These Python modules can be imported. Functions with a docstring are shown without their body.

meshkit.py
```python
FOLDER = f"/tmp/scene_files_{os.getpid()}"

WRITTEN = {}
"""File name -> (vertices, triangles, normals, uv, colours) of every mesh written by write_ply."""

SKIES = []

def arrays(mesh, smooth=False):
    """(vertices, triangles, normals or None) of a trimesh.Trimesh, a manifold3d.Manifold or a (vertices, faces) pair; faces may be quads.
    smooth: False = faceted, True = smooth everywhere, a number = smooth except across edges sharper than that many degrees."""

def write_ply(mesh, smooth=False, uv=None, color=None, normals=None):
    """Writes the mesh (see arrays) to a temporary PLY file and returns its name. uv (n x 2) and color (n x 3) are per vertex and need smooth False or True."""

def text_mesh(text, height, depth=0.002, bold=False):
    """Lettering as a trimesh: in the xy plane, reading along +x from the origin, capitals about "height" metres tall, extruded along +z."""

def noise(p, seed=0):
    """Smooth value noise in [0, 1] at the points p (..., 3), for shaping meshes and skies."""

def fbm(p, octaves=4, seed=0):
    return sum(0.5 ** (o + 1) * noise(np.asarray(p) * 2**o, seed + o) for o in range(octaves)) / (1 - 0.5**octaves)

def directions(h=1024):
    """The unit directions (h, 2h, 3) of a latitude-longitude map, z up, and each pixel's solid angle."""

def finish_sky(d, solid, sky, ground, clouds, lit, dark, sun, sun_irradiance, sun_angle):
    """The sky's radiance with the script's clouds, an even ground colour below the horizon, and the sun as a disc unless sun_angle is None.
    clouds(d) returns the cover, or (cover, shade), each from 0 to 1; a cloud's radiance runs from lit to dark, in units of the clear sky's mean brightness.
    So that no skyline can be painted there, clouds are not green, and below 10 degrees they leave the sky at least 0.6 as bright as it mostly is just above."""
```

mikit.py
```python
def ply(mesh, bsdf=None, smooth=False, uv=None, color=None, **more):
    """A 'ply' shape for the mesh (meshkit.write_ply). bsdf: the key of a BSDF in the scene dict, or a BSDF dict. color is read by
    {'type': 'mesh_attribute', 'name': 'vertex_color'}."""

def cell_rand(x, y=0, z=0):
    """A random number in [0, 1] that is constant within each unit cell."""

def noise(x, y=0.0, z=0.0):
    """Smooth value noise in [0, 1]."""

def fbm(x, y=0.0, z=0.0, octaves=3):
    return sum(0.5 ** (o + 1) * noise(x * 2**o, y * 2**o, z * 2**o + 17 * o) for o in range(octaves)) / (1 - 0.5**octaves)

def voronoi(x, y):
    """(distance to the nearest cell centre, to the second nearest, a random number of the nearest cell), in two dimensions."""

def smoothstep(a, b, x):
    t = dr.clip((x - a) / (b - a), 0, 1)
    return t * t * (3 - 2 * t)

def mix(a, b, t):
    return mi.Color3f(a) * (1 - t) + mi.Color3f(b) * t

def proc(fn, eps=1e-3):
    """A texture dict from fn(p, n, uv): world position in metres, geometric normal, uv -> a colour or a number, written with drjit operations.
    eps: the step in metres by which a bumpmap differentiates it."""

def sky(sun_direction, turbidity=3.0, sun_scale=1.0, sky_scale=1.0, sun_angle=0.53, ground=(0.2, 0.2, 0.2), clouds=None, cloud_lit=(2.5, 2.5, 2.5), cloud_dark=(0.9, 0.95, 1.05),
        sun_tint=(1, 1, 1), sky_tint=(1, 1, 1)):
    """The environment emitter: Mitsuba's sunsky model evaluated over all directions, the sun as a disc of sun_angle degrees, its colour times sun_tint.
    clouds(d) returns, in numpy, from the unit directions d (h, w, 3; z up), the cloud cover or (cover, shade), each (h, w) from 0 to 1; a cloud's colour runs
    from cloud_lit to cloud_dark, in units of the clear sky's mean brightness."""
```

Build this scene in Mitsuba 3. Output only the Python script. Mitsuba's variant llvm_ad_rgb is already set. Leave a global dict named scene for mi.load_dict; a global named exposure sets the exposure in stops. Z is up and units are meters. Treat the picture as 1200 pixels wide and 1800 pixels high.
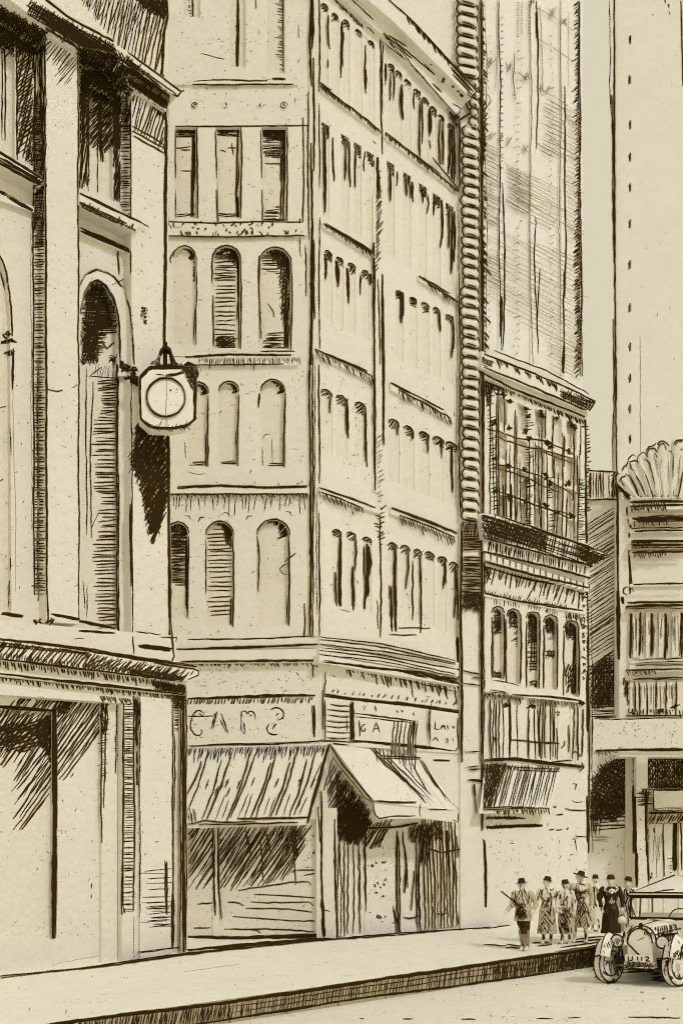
import math, numpy as np, trimesh, shapely, mitsuba as mi, mikit, drjit as dr
import manifold3d as m3
from shapely.geometry import Polygon, LineString

# ---------------------------------------------------------------- camera, sky, exposure
T = mi.ScalarTransform4f
EYE, FOC, HX, HY = np.array([0, 0, 1.65]), 1800.0, 600.0, 1550.0    # lens: 1800 px focal length on the 1200 x 1800 frame, horizon at 1550
scene, labels = {}, {}
scene['camera'] = {'type': 'perspective', 'fov': 2 * math.degrees(math.atan(600 / FOC)), 'fov_axis': 'x', 'near_clip': 0.1, 'far_clip': 3000.0,
                   'principal_point_offset_x': 0.0, 'principal_point_offset_y': (900 - HY) / 1800.0,
                   'to_world': T().look_at(origin=[0, 0, 1.65], target=[0, 10, 1.65], up=[0, 0, 1])}
scene['sky'] = mikit.sky([0.50, -0.62, 0.76], turbidity=3, sun_scale=0.34, sun_angle=6, ground=(0.6, 0.57, 0.47), clouds=lambda d: 1.0,
                         cloud_lit=(2.50, 2.34, 1.76), sun_tint=(0.86, 1.0, 1.45))
exposure = 1.37

# ---------------------------------------------------------------- materials
def paper(base, amp=0.05, scale=9.0):
    b = [float(x) for x in base]
    def fn(p, n, uv):
        g = mikit.fbm(p.x * scale, p.y * scale, p.z * scale, 3) - 0.5
        h = mikit.noise(p.x * 0.5 + 7, p.y * 0.5, p.z * 0.5) - 0.5
        f = mikit.noise(p.x * 41, p.y * 41, p.z * 41) - 0.5
        s = mikit.smoothstep(0.80, 0.90, mikit.noise(p.x * 17 + 3, p.y * 17, p.z * 17)) * mikit.smoothstep(0.55, 0.75, mikit.noise(p.x * 1.7, p.y * 1.7, p.z * 1.7 + 5))
        k = 1 + amp * (2.4 * g + 1.0 * h + 2.4 * f)
        return mikit.mix(mi.Color3f(*b) * k, mi.Color3f(0.25, 0.19, 0.09), s * 0.55)
    return {'type': 'twosided', 'bsdf': {'type': 'diffuse', 'reflectance': mikit.proc(fn)}}
def flat(c): return {'type': 'twosided', 'bsdf': {'type': 'diffuse', 'reflectance': {'type': 'rgb', 'value': list(c)}}}
scene['limestone'] = paper((0.785, 0.755, 0.665))
scene['plaster'] = paper((0.795, 0.77, 0.68), 0.045, 7)
scene['blind'] = paper((0.77, 0.735, 0.63), 0.06, 11)
scene['canvas'] = paper((0.795, 0.77, 0.68), 0.05, 15)
scene['paving'] = paper((0.84, 0.82, 0.72), 0.05, 6)
scene['asphalt'] = paper((0.81, 0.785, 0.685), 0.06, 5)
scene['far_stone'] = paper((0.86, 0.845, 0.785), 0.035, 2)
scene['dark_stone'] = paper((0.52, 0.47, 0.33), 0.10, 8)
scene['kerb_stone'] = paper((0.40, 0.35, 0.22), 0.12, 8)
scene['cloth'] = paper((0.78, 0.73, 0.6), 0.06, 25)
scene['ink'] = {'type': 'twosided', 'bsdf': {'type': 'diffuse', 'reflectance': {'type': 'rgb', 'value': [0.040, 0.025, 0.008]}}}
scene['burr'] = flat((0.40, 0.335, 0.20))
scene['ink_light'] = flat((0.20, 0.145, 0.06))
scene['ink_faint'] = flat((0.42, 0.34, 0.19))
scene['black_cloth'] = flat((0.055, 0.038, 0.016))
scene['dark_paint'] = flat((0.035, 0.023, 0.008))
scene['enamel'] = {'type': 'principled', 'base_color': mikit.proc(lambda p, n, uv: mi.Color3f(0.785, 0.755, 0.665) * (1 + 0.08 * (mikit.fbm(p.x * 12, p.y * 12, p.z * 12) - 0.5))), 'roughness': 0.45}
scene['tweed'] = paper((0.30, 0.245, 0.14), 0.12, 30)
scene['light_tweed'] = paper((0.56, 0.49, 0.33), 0.10, 30)
scene['glass'] = {'type': 'thindielectric'}

# ---------------------------------------------------------------- helpers: names, planes, solids
rng = np.random.default_rng(7)
def nkey(k):
    if k not in scene and not any(s.startswith(k + '__') for s in scene): return k
    i = 1
    while f'{k}_{i:03d}' in scene or any(s.startswith(f'{k}_{i:03d}__') for s in scene): i += 1
    return f'{k}_{i:03d}'
_cnt = {}
def pkey(k):                                     # next free key of a part
    i = _cnt.get(k, -1) + 1
    _cnt[k] = i
    return k if i == 0 else f'{k}_{i:03d}'
def add(k, mesh, bsdf, smooth=False):
    k = pkey(k); scene[k] = mikit.ply(mesh, bsdf, smooth); return k
def lab(k, label=None, cat=None, group=None, kind=None):
    d = labels.setdefault(k, {})
    for a, b in (('label', label), ('category', cat), ('group', group), ('kind', kind)):
        if b: d[a] = b

class Plane:
    """A facade (or any flat face): o + u U + v V + w N; at() finds where a sight line of the survey meets it, w metres proud."""
    def __init__(s, o, U, V=(0, 0, 1)):
        s.o, s.U, s.V = np.array(o, float), np.array(U, float), np.array(V, float)
        s.U /= np.linalg.norm(s.U); s.V = s.V - s.U * (s.V @ s.U); s.V /= np.linalg.norm(s.V); s.N = np.cross(s.U, s.V)
    def at(s, P, w=0.0):
        P = np.atleast_2d(np.asarray(P, float)); w = np.broadcast_to(w, len(P))
        r = np.stack([(P[:, 0] - HX) / FOC, np.ones(len(P)), -(P[:, 1] - HY) / FOC], 1)
        t = (((s.o - EYE) @ s.N) + w) / (r @ s.N)
        return EYE + r * t[:, None]
    def uv(s, P, w=0.0):
        q = s.at(P, w) - s.o
        return np.stack([q @ s.U, q @ s.V], 1)
    def solid(s, man):
        M = np.eye(4); M[:3, 0], M[:3, 1], M[:3, 2], M[:3, 3] = s.U, s.V, s.N, s.o
        return man.transform(M[:3])
    def slab(s, pts, front, back, holes=()):
        c = cross(s.uv(pts, front))
        for h in holes: c = c - cross(s.uv(h, front))
        return s.solid(m3.Manifold.extrude(c, front - back).translate([0, 0, back]))
def cross(p):
    p = np.asarray(p, float)
    a = (p[:, 0] * np.roll(p[:, 1], -1) - p[:, 1] * np.roll(p[:, 0], -1)).sum()
    return m3.CrossSection([p if a > 0 else p[::-1]])
class Skin:
    """A mesh that strokes can lie on."""
    def __init__(s, mesh):
        if hasattr(mesh, 'to_mesh'):
            m = mesh.to_mesh(); mesh = trimesh.Trimesh(m.vert_properties[:, :3], m.tri_verts, process=False)
        s.v, s.f = np.asarray(mesh.vertices), np.asarray(mesh.faces)
        s.a, s.b, s.c = (s.v[s.f[:, k]] for k in range(3)); s.n = np.cross(s.b - s.a, s.c - s.a); s.n /= np.maximum(np.linalg.norm(s.n, axis=1, keepdims=True), 1e-12)
        q = s.v - EYE; y_ = np.maximum(q[:, 1], .5); px = np.stack([HX + FOC * q[:, 0] / y_, HY - FOC * q[:, 2] / y_], 1)[s.f]; s.lo, s.hi = px.min(1) - .5, px.max(1) + .5; s.near = (q[s.f, 1].min(1) < .6); s.E1, s.E2 = s.b - s.a, s.c - s.a; s.Q = EYE - s.a; s.QX = np.cross(s.Q, s.E1)
    def at(s, P, w=0.0):
        P = np.atleast_2d(np.asarray(P, float)); w = np.broadcast_to(w, len(P)); out = np.full((len(P), 3), np.nan)
        for i, (x, y) in enumerate(P):
            c = np.where(((s.lo[:, 0] <= x) & (s.hi[:, 0] >= x) & (s.lo[:, 1] <= y) & (s.hi[:, 1] >= y)) | s.near)[0]
            if not len(c): continue
            d = np.array([(x - HX) / FOC, 1, -(y - HY) / FOC]); h = np.cross(d, s.E2[c]); det = (s.E1[c] * h).sum(1)
            with np.errstate(all='ignore'):
                u = (s.Q[c] * h).sum(1) / det; v = (s.QX[c] @ d) / det; t = (s.E2[c] * s.QX[c]).sum(1) / det
            ok = (np.abs(det) > 1e-12) & (u >= -1e-6) & (v >= -1e-6) & (u + v <= 1 + 1e-6) & (t > 0)
            if ok.any():
                j = np.where(ok)[0][np.argmin(t[ok])]; n = s.n[c[j]] if s.n[c[j]] @ d < 0 else -s.n[c[j]]
                out[i] = EYE + d * t[j] + n * w[i]
        return out

# ---------------------------------------------------------------- etched strokes: thin raised beads on a face, some of them drawn shade
class Ink:
    burr = 0.75
    def __init__(s, thing): s.thing, s.buf = thing, {}
    def line(s, face, pts, w=3.2, d=0.0, mat='ink', wob=0.7, taper=0.45, step=11):
        w = w * 0.80; p = np.asarray(pts, float); seg = np.linalg.norm(np.diff(p, axis=0), axis=1); L = seg.sum()
        if L < 0.5: return
        n = max(3, int(L / step) + 2); c = np.r_[0, np.cumsum(seg)]; t = np.linspace(0, L, n)
        q = np.stack([np.interp(t, c, p[:, k]) for k in (0, 1)], 1)
        g = np.gradient(q, axis=0); g /= np.maximum(np.linalg.norm(g, axis=1, keepdims=True), 1e-9); nor = np.stack([-g[:, 1], g[:, 0]], 1)
        q = q + nor * (rng.normal(0, wob * 0.55, n) + wob * 0.9 * np.sin(t / 37.0 + rng.uniform(0, 6)))[:, None]
        ww = w * (1 + rng.normal(0, 0.16, n)) * (1 - (1 - taper) * np.abs(np.linspace(-1, 1, n)) ** 5) / 2
        ww = np.maximum(ww, 0.35)[:, None]
        k = np.linalg.norm(face.at(q[n // 2], d)[0] - EYE) / FOC
        if not np.isfinite(k): k = 0.0135
        z0 = 0.0030 * max(1, k / 0.0135); e, h = d + z0, d + z0 + 0.28 * w * k
        a, m, b = face.at(q + nor * ww, e), face.at(q, h), face.at(q - nor * ww, e)
        ok = np.isfinite(a + m + b).all(1); lim = (3.0 * L / (n - 1) + 4) * k * 1.3 + 0.02 if isinstance(face, Skin) else 1e9; B = s.buf.setdefault(mat, [])
        for i in range(n - 1):
            if ok[i] and ok[i + 1] and np.abs(m[i + 1] - m[i]).max() < lim and np.abs(a[i] - b[i]).max() < lim: B.append((a[i], a[i + 1], m[i], m[i + 1], b[i], b[i + 1]))
        if mat == 'ink' and w > 1.9 and rng.random() < s.burr:            # the soft burr of ink thrown up beside the line
            r2 = ww + rng.uniform(0.5, 1.1); a2, b2_ = face.at(q + nor * r2, d + z0 * .45), face.at(q - nor * r2, d + z0 * .45); ok &= np.isfinite(a2 + b2_).all(1); C = s.buf.setdefault('burr', []); mm = (a2 + b2_) / 2
            for i in range(n - 1):
                if ok[i] and ok[i + 1] and np.abs(m[i + 1] - m[i]).max() < lim and np.abs(a2[i] - b2_[i]).max() < lim: C.append((a2[i], a2[i + 1], mm[i], mm[i + 1], b2_[i], b2_[i + 1]))
    def many(s, face, lines, **k):
        for l in lines: s.line(face, l, **k)
    def bold(s, face, pts, w=5.5, d=0.0, n=2, spread=1.3, **k):     # a line gone over several times
        p = np.asarray(pts, float)
        for i in range(n): s.line(face, p + rng.normal(0, spread, 2) * (i > 0), w=w * (0.8 if i else 1), d=d, **k)
    def hatch(s, face, poly, ang, sp, w=3.0, d=0.0, rag=4.0, jit=0.25, skip=0.0, tilt=2.0, **k):
        sp = sp * 0.78; w = w * 0.88; P = Polygon(poly).buffer(0); cx, cy = P.centroid.x, P.centroid.y; x0, y0, x1, y1 = P.bounds; R = math.hypot(x1 - x0, y1 - y0)
        o = -R
        while o < R:
            a = math.radians(ang + rng.normal(0, tilt)); u = np.array([math.cos(a), -math.sin(a)]); a0 = math.radians(ang); v = np.array([math.sin(a0), math.cos(a0)])
            c = np.array([cx, cy]) + v * o
            g = P.intersection(LineString([c - u * R, c + u * R]))
            for l in getattr(g, 'geoms', [g]):
                if l.geom_type == 'LineString' and l.length > 2 and rng.random() >= skip:
                    e = np.array(l.coords); s.line(face, [e[0] - u * rng.normal(0, rag), e[-1] + u * rng.normal(0, rag)], w=w * rng.uniform(0.8, 1.15), d=d, **k)
            o += sp * max(0.3, 1 + rng.normal(0, jit))
    def dark(s, face, poly, angs=(62, 118, 20), sp=4.2, w=3.8, d=0.0, rag=2.0, **k):
        for a in angs: s.hatch(face, poly, a, sp, w=w, d=d, rag=rag, **k)
    def fringe(s, face, pts, ln=10, ang=-80, sp=5.0, w=2.4, d=0.0, jit=0.3, **k):   # ticks hanging from a line
        p = np.asarray(pts, float); seg = np.linalg.norm(np.diff(p, axis=0), axis=1); c = np.r_[0, np.cumsum(seg)]; t = 0.0; sp = sp * 0.92
        while t < c[-1]:
            q = np.array([np.interp(t, c, p[:, j]) for j in (0, 1)]); a = math.radians(ang + rng.normal(0, 6)); l = ln * (1 + rng.normal(0, jit))
            s.line(face, [q, q + np.array([math.cos(a), -math.sin(a)]) * l], w=w, d=d, wob=0.4, step=6, **k); t += sp * (1 + rng.normal(0, 0.22))
    def specks(s, face, poly, n, d=0.0, w=(1.2, 2.8), **k):
        P = Polygon(poly).buffer(0); x0, y0, x1, y1 = P.bounds; i = 0
        n = int(n * .75)
        while i < n:
            q = rng.uniform([x0, y0], [x1, y1])
            if P.contains(shapely.Point(*q)):
                l = rng.uniform(1.0, 3.6) if rng.random() < 0.88 else rng.uniform(4, 8); a = rng.uniform(0, 3.14); s.line(face, [q, q + l * np.array([math.cos(a), math.sin(a)])], w=rng.uniform(*w), d=d, mat=k.get('mat', 'ink_light'), wob=0.2)
            i += 1
    def scribble(s, face, x, y, rx, ry, n=6, w=3.0, d=0.0):
        for _ in range(n):
            a = rng.uniform(0, 6.28); q = np.array([[x + rx * rng.normal(0, .6), y + ry * rng.normal(0, .6)] for _ in range(3)]); s.line(face, q, w=w, d=d, step=4)
    def done(s, name='etched_line'):
        for mat, B in s.buf.items():
            A = np.array(B); k = len(A); v = A.reshape(-1, 3); i = np.arange(k)[:, None] * 6
            f = np.vstack([i + x for x in ([0, 1, 3], [0, 3, 2], [2, 3, 5], [2, 5, 4])])
            key = add(f'{s.thing}__{name}', trimesh.Trimesh(v, f, process=False), mat); lab(key, kind='stuff')

def arch(xl, xr, top, bot, sl=0.0, rise=None, n=9):
    """Outline of a round-headed opening; sl: how far its right side sits lower (receding facades)."""
    r = rise if rise is not None else (xr - xl) / 2 * 1.0
    a = np.linspace(math.pi, 0, n); c = (xl + xr) / 2
    p = [(c + (xr - xl) / 2 * math.cos(t), top + r - r * math.sin(t) + sl * (c + (xr - xl) / 2 * math.cos(t) - xl)) for t in a]
    return [(xl, bot)] + p + [(xr, bot + sl * (xr - xl))]
def quad(xl, xr, top, bot, sl=0.0, sb=None):
    sb = sl if sb is None else sb
    return [(xl, bot), (xl, top), (xr, top + sl * (xr - xl)), (xr, bot + sb * (xr - xl))]
def band(a, b, t):
    """A strip below the line a-b, t = thickness at a and at b."""
    return [a, b, (b[0], b[1] + t[1]), (a[0], a[1] + t[0])]
def inset(poly, px):
    g = Polygon(poly).buffer(-px, join_style=2); return list(g.exterior.coords)[:-1]
def window(thing, face, poly, d=0.0, deep=0.12, frame=True, mat='blind', fw=2.2, grow=1.5):
    big = list(Polygon(poly).buffer(grow, join_style=2).exterior.coords)[:-1]
    k = add(f'{thing}__window', face.slab(big, d - deep, d - deep - 0.03), mat)
    if frame:
        add(f'{k}__frame', face.slab(poly, d - deep + 0.05, d - deep + 0.003, [inset(poly, fw)]), 'limestone')
    return poly

# ---------------------------------------------------------------- the faces of the street
L = Plane((-3.65, 24.34, 0), (0.7515, 0.6598, 0))               # bank front, running away to the right
F = Plane((-0.57, 27.0, 0), (1, 0, 0))                          # corner house, front towards us
S = Plane((-0.57, 27.0, 0), (0.759, 0.651, 0))                  # corner house, side along the street, and the low house after it
A0 = Plane((10, 38.8, 0), (1, 0, 0))                            # wall of the side lane
TH = Plane((11, 38.0, 0), (1, 0, 0))                            # playhouse
TW1 = Plane((9, 70.0, 0), (0.96, 0.28, 0))                      # nearer tower
TW2 = Plane((25, 95.0, 0), (0.95, -0.31, 0))                           # farther tower

# ---------------------------------------------------------------- ground, pavement, kerb, road
KA, KB = np.array([-4.4, 15.48, -0.5]), np.array([6.597, 25.8, 0.0])
KD = KB - KA; KP = Plane(KA, KD[:2].tolist() + [0])
def kerb_pt(t, drop=0.0): return KA + KD * t - np.array([0, 0, drop])
kt = [-2.0, -0.6, 0.0, 0.25, 0.5, 0.75, 1.0, 1.35, 2.5]
front = [kerb_pt(t) for t in kt]
for q in front[-2:]: q[2] = 0.0
front[0][2] = -0.75
back = [np.array([-16, 13.5, -0.9]), L.at((-260, 1755))[0], L.at((0, 1715))[0], L.at((200, 1691))[0], L.at((330, 1671))[0], F.at((565, 1649))[0], S.at((850, 1630))[0], S.at((1035, 1616))[0], np.array([26, 44, 0.3])]
rows = [np.array(front), 0.5 * (np.array(front) + np.array(back)), np.array(back)]
b2 = np.array(back) + np.array([-2.2, 2.5, 0]); rows.append(b2)
v = np.vstack(rows); n = len(kt); f = []
for r in range(3):
    for i in range(n - 1): a = r * n + i; f += [[a, a + 1, a + n + 1], [a, a + n + 1, a + n]]
pave = trimesh.Trimesh(v, f, process=False)
add('pavement', pave, 'paving'); lab('pavement', 'pale broad pavement along the foot of the buildings', 'pavement', kind='structure')
KD2 = np.array([KD[0], KD[1]]) / np.hypot(KD[0], KD[1]); KN = np.array([KD2[1], -KD2[0]])
def kerb_drop(t): return 0.40 + 0.05 * min(max(t, 0), 1)
kv, kf = [], []
for t in kt: kv.append(kerb_pt(t, kerb_drop(t)))
kv[0][2] = -1.1; kv[-1][2] = kv[-2][2] = -0.45
for off, z in ((0.0, None), (3.0, -0.62), (9.0, -0.62), (500.0, -0.62)):
    if z is None: base = [q.copy() for q in kv]; road_v = base
    else: road_v = road_v + [np.array([q[0] + KN[0] * off, q[1] + KN[1] * off, q[2] * 0.35 + z * 0.65 if off < 5 else z]) for q in kv]
rf = []
for r in range(3):
    for i in range(n - 1): a = r * n + i; rf += [[a, a + n, a + n + 1], [a, a + n + 1, a + 1]]
road = trimesh.Trimesh(np.array(road_v), rf, process=False)
add('road', road, 'asphalt'); lab('road', 'pale empty carriageway in the foreground', 'road', kind='structure')
g = trimesh.Trimesh([[-900, -900, -1.6], [900, -900, -1.6], [900, 1500, -1.6], [-900, 1500, -1.6]], [[0, 1, 2], [0, 2, 3]], process=False)
add('ground', g, 'asphalt'); lab('ground', 'ground sheet running out to the horizon', 'ground', kind='structure')
ts = np.linspace(-0.12, 1.25, 17)
for a, b in zip(ts[:-1], ts[1:]):
    e = 0.0010; p = [kerb_pt(min(x, 1) if False else x) for x in (a + e, b - e)]
    for q in p: q[2] = min(q[2], 0.0)
    q = []
    for c in p:
        for off, dz in ((0.012, -0.003), (0.012, -0.6), (-0.22, -0.006), (-0.22, -0.6)): q.append([c[0] + KN[0] * off, c[1] + KN[1] * off, c[2] + dz])
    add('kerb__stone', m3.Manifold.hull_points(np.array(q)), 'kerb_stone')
lab('kerb', 'dark stone kerb stepping down from the pavement to the road', 'kerb', kind='structure')
KF = Plane(KA + np.array([KN[0], KN[1], 0]) * 0.012, [KD2[0], KD2[1], 0])
I = Ink('kerb')
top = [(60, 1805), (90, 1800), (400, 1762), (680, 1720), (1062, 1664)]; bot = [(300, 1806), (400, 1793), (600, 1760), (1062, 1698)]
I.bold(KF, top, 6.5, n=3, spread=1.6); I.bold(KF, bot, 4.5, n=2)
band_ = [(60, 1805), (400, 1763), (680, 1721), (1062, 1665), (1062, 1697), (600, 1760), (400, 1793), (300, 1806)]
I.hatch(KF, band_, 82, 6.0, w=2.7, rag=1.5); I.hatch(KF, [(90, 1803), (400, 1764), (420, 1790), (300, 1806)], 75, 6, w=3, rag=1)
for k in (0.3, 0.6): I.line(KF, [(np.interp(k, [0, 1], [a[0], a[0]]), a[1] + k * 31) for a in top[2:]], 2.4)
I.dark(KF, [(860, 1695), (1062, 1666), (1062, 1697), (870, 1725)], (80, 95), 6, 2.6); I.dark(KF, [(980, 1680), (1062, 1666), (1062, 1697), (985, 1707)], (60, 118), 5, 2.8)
I.done()
PV, RD = Skin(pave), Skin(road)
I = Ink('pavement')
I.bold(PV, [(0, 1717), (160, 1700), (330, 1675), (450, 1662), (565, 1652), (700, 1641), (862, 1629)], 3.6, n=2, spread=1.0); I.line(PV, [(220, 1693), (330, 1678), (480, 1662)], 3)
I.bold(PV, [(330, 1671), (470, 1659), (600, 1647)], 4.5, n=2)
I.specks(PV, [(0, 1725), (330, 1682), (860, 1640), (860, 1680), (400, 1752), (90, 1790), (0, 1800)], 90)
for y in (1694, 1716): I.line(PV, [(300 + (y - 1688) * 4, y + 14), (420, y + 2)], 1.0, mat='ink_faint')
for a in ([(850, 1660), (890, 1663)], [(890, 1661), (915, 1664)], [(888, 1666), (918, 1667)], [(935, 1659), (968, 1657)], [(944, 1663), (970, 1660)], [(980, 1660), (1060, 1650)], [(985, 1666), (1060, 1655)], [(1000, 1669), (1062, 1660)], [(975, 1672), (1062, 1664)], [(1010, 1652), (1062, 1645)], [(1005, 1657), (1062, 1651)], [(1040, 1637), (1062, 1637)], [(860, 1628), (905, 1622), (945, 1618)], [(860, 1631), (905, 1624)]): I.line(PV, a, 2.6, mat='ink')
I.done()
I = Ink('road')
I.specks(RD, [(420, 1796), (600, 1768), (1060, 1704), (1200, 1740), (1200, 1800), (430, 1800)], 110)
for a in ([(632, 1791), (640, 1791)], [(708, 1791), (725, 1791)], [(810, 1792), (835, 1792)], [(942, 1790), (972, 1790)], [(998, 1790), (1020, 1790)], [(1104, 1789), (1195, 1789)], [(1193, 1789), (1190, 1800)], [(1163, 1757), (1169, 1755)], [(1169, 1755), (1166, 1778)], [(1172, 1774), (1174, 1776)]): I.line(RD, a, 2.6)
I.hatch(RD, [(1040, 1700), (1062, 1712), (1085, 1733), (1070, 1733), (1045, 1716)], 8, 5, w=2.6, rag=6)
I.dark(RD, [(1138, 1715), (1158, 1708), (1178, 1728), (1160, 1727), (1140, 1720)], (0, 60), 4, 3.2, rag=4)
I.dark(RD, [(1075, 1703), (1150, 1700), (1150, 1709), (1080, 1711)], (4, 60), 4, 3.2, rag=3)  # ink on the road draws the shadow under the car
I.done()

# ================================================================ BANK (left)
B = 'bank_building'
lab(B, 'pale stone bank at far left with dark heavy cornices, giant pilasters and arched windows', 'building')
I = Ink(B)
# upper front: deep bays between pilasters. wall plane of the bays at -0.45, pilasters at 0
bayw = [(-60, -80), (296, -80), (296, 1150), (-60, 1130)]
w1 = [(-60, -80), (28, -30), (28, 268), (-60, 225)]             # window, first bay
archin = [(141, 1100), (141, 540), (147, 512), (158, 494), (172, 489), (188, 500), (201, 526), (207, 560), (208, 640), (207, 1106)]
w2 = [(157, 330), (157, 110), (198, 130), (198, 352)]
DB = -0.35
h1 = window(B, L, [(-50, 245), (-50, 20), (26, 60), (26, 282)], DB, 0.15)
h2 = window(B, L, w2, DB, 0.15)
h3 = window(B, L, archin, DB, 0.16)
h4 = window(B, L, [(-50, 1090), (-50, 470), (-20, 440), (0, 452), (12, 490), (18, 560), (20, 1080)], DB, 0.15)
add(f'{B}__wall', L.slab(bayw, DB, DB - 0.4, [h1, h2, h3, h4]), 'limestone')
for pl in ([(81, -80), (81, 1092), (137, 1096), (137, -80)], [(231, -80), (231, 1112), (296, 1118), (296, -80)], [(-60, -80), (-60, 1075), (-24, 1080), (-24, -80)]):
    add(f'{B}__pilaster', L.slab(pl, 0.0, DB - 0.1), 'limestone')
# archivolt of bay two
add(f'{B}__archivolt', L.slab([(139, 660), (139, 500), (150, 481), (170, 472), (196, 481), (218, 508), (229, 550), (230, 660)], DB + 0.12, DB, [archin]), 'limestone')
# attic and cornices
add(f'{B}__attic', L.slab([(-60, -260), (292, -170), (292, 150), (200, 96), (-60, -90)], 0.03, -0.7), 'limestone')
k = add(f'{B}__cornice', L.slab([(-60, -112), (62, -20), (200, 72), (205, 92), (135, 78), (60, 30), (-60, -60)], 0.30, -0.3), 'limestone')
k = add(f'{B}__cornice', L.slab([(200, 74), (228, 92), (318, 159), (312, 168), (212, 108)], 0.34, -0.3), 'limestone')
add(f'{B}__cornice', L.slab([(212, 108), (296, 165), (292, 194), (228, 150)], 0.12, -0.3), 'limestone')
add(f'{B}__ledge', L.slab([(-60, 238), (72, 312), (72, 326), (-60, 258)], 0.02, DB - 0.1), 'limestone'); add(f'{B}__ledge', L.slab([(-60, 318), (60, 362), (60, 372), (-60, 330)], DB + .1, DB - 0.1), 'limestone')
add(f'{B}__ledge', L.slab([(140, 338), (248, 390), (240, 406), (140, 356)], 0.10, DB - 0.1), 'limestone'); add(f'{B}__ledge', L.slab([(141, 400), (230, 436), (230, 446), (141, 408)], DB + .12, DB - 0.1), 'limestone')
# plinth of the upper storeys
add(f'{B}__base_course', L.slab([(-60, 1085), (310, 1118), (310, 1175), (-60, 1125)], 0.06, -0.7), 'limestone')
# storefront cornice
add(f'{B}__cornice', L.slab([(-70, 1115), (345, 1172), (352, 1183), (332, 1197), (-70, 1150)], 0.42, -0.3), 'limestone')
add(f'{B}__cornice', L.slab([(-70, 1152), (328, 1198), (326, 1222), (-70, 1180)], 0.25, -0.3), 'limestone')
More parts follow.
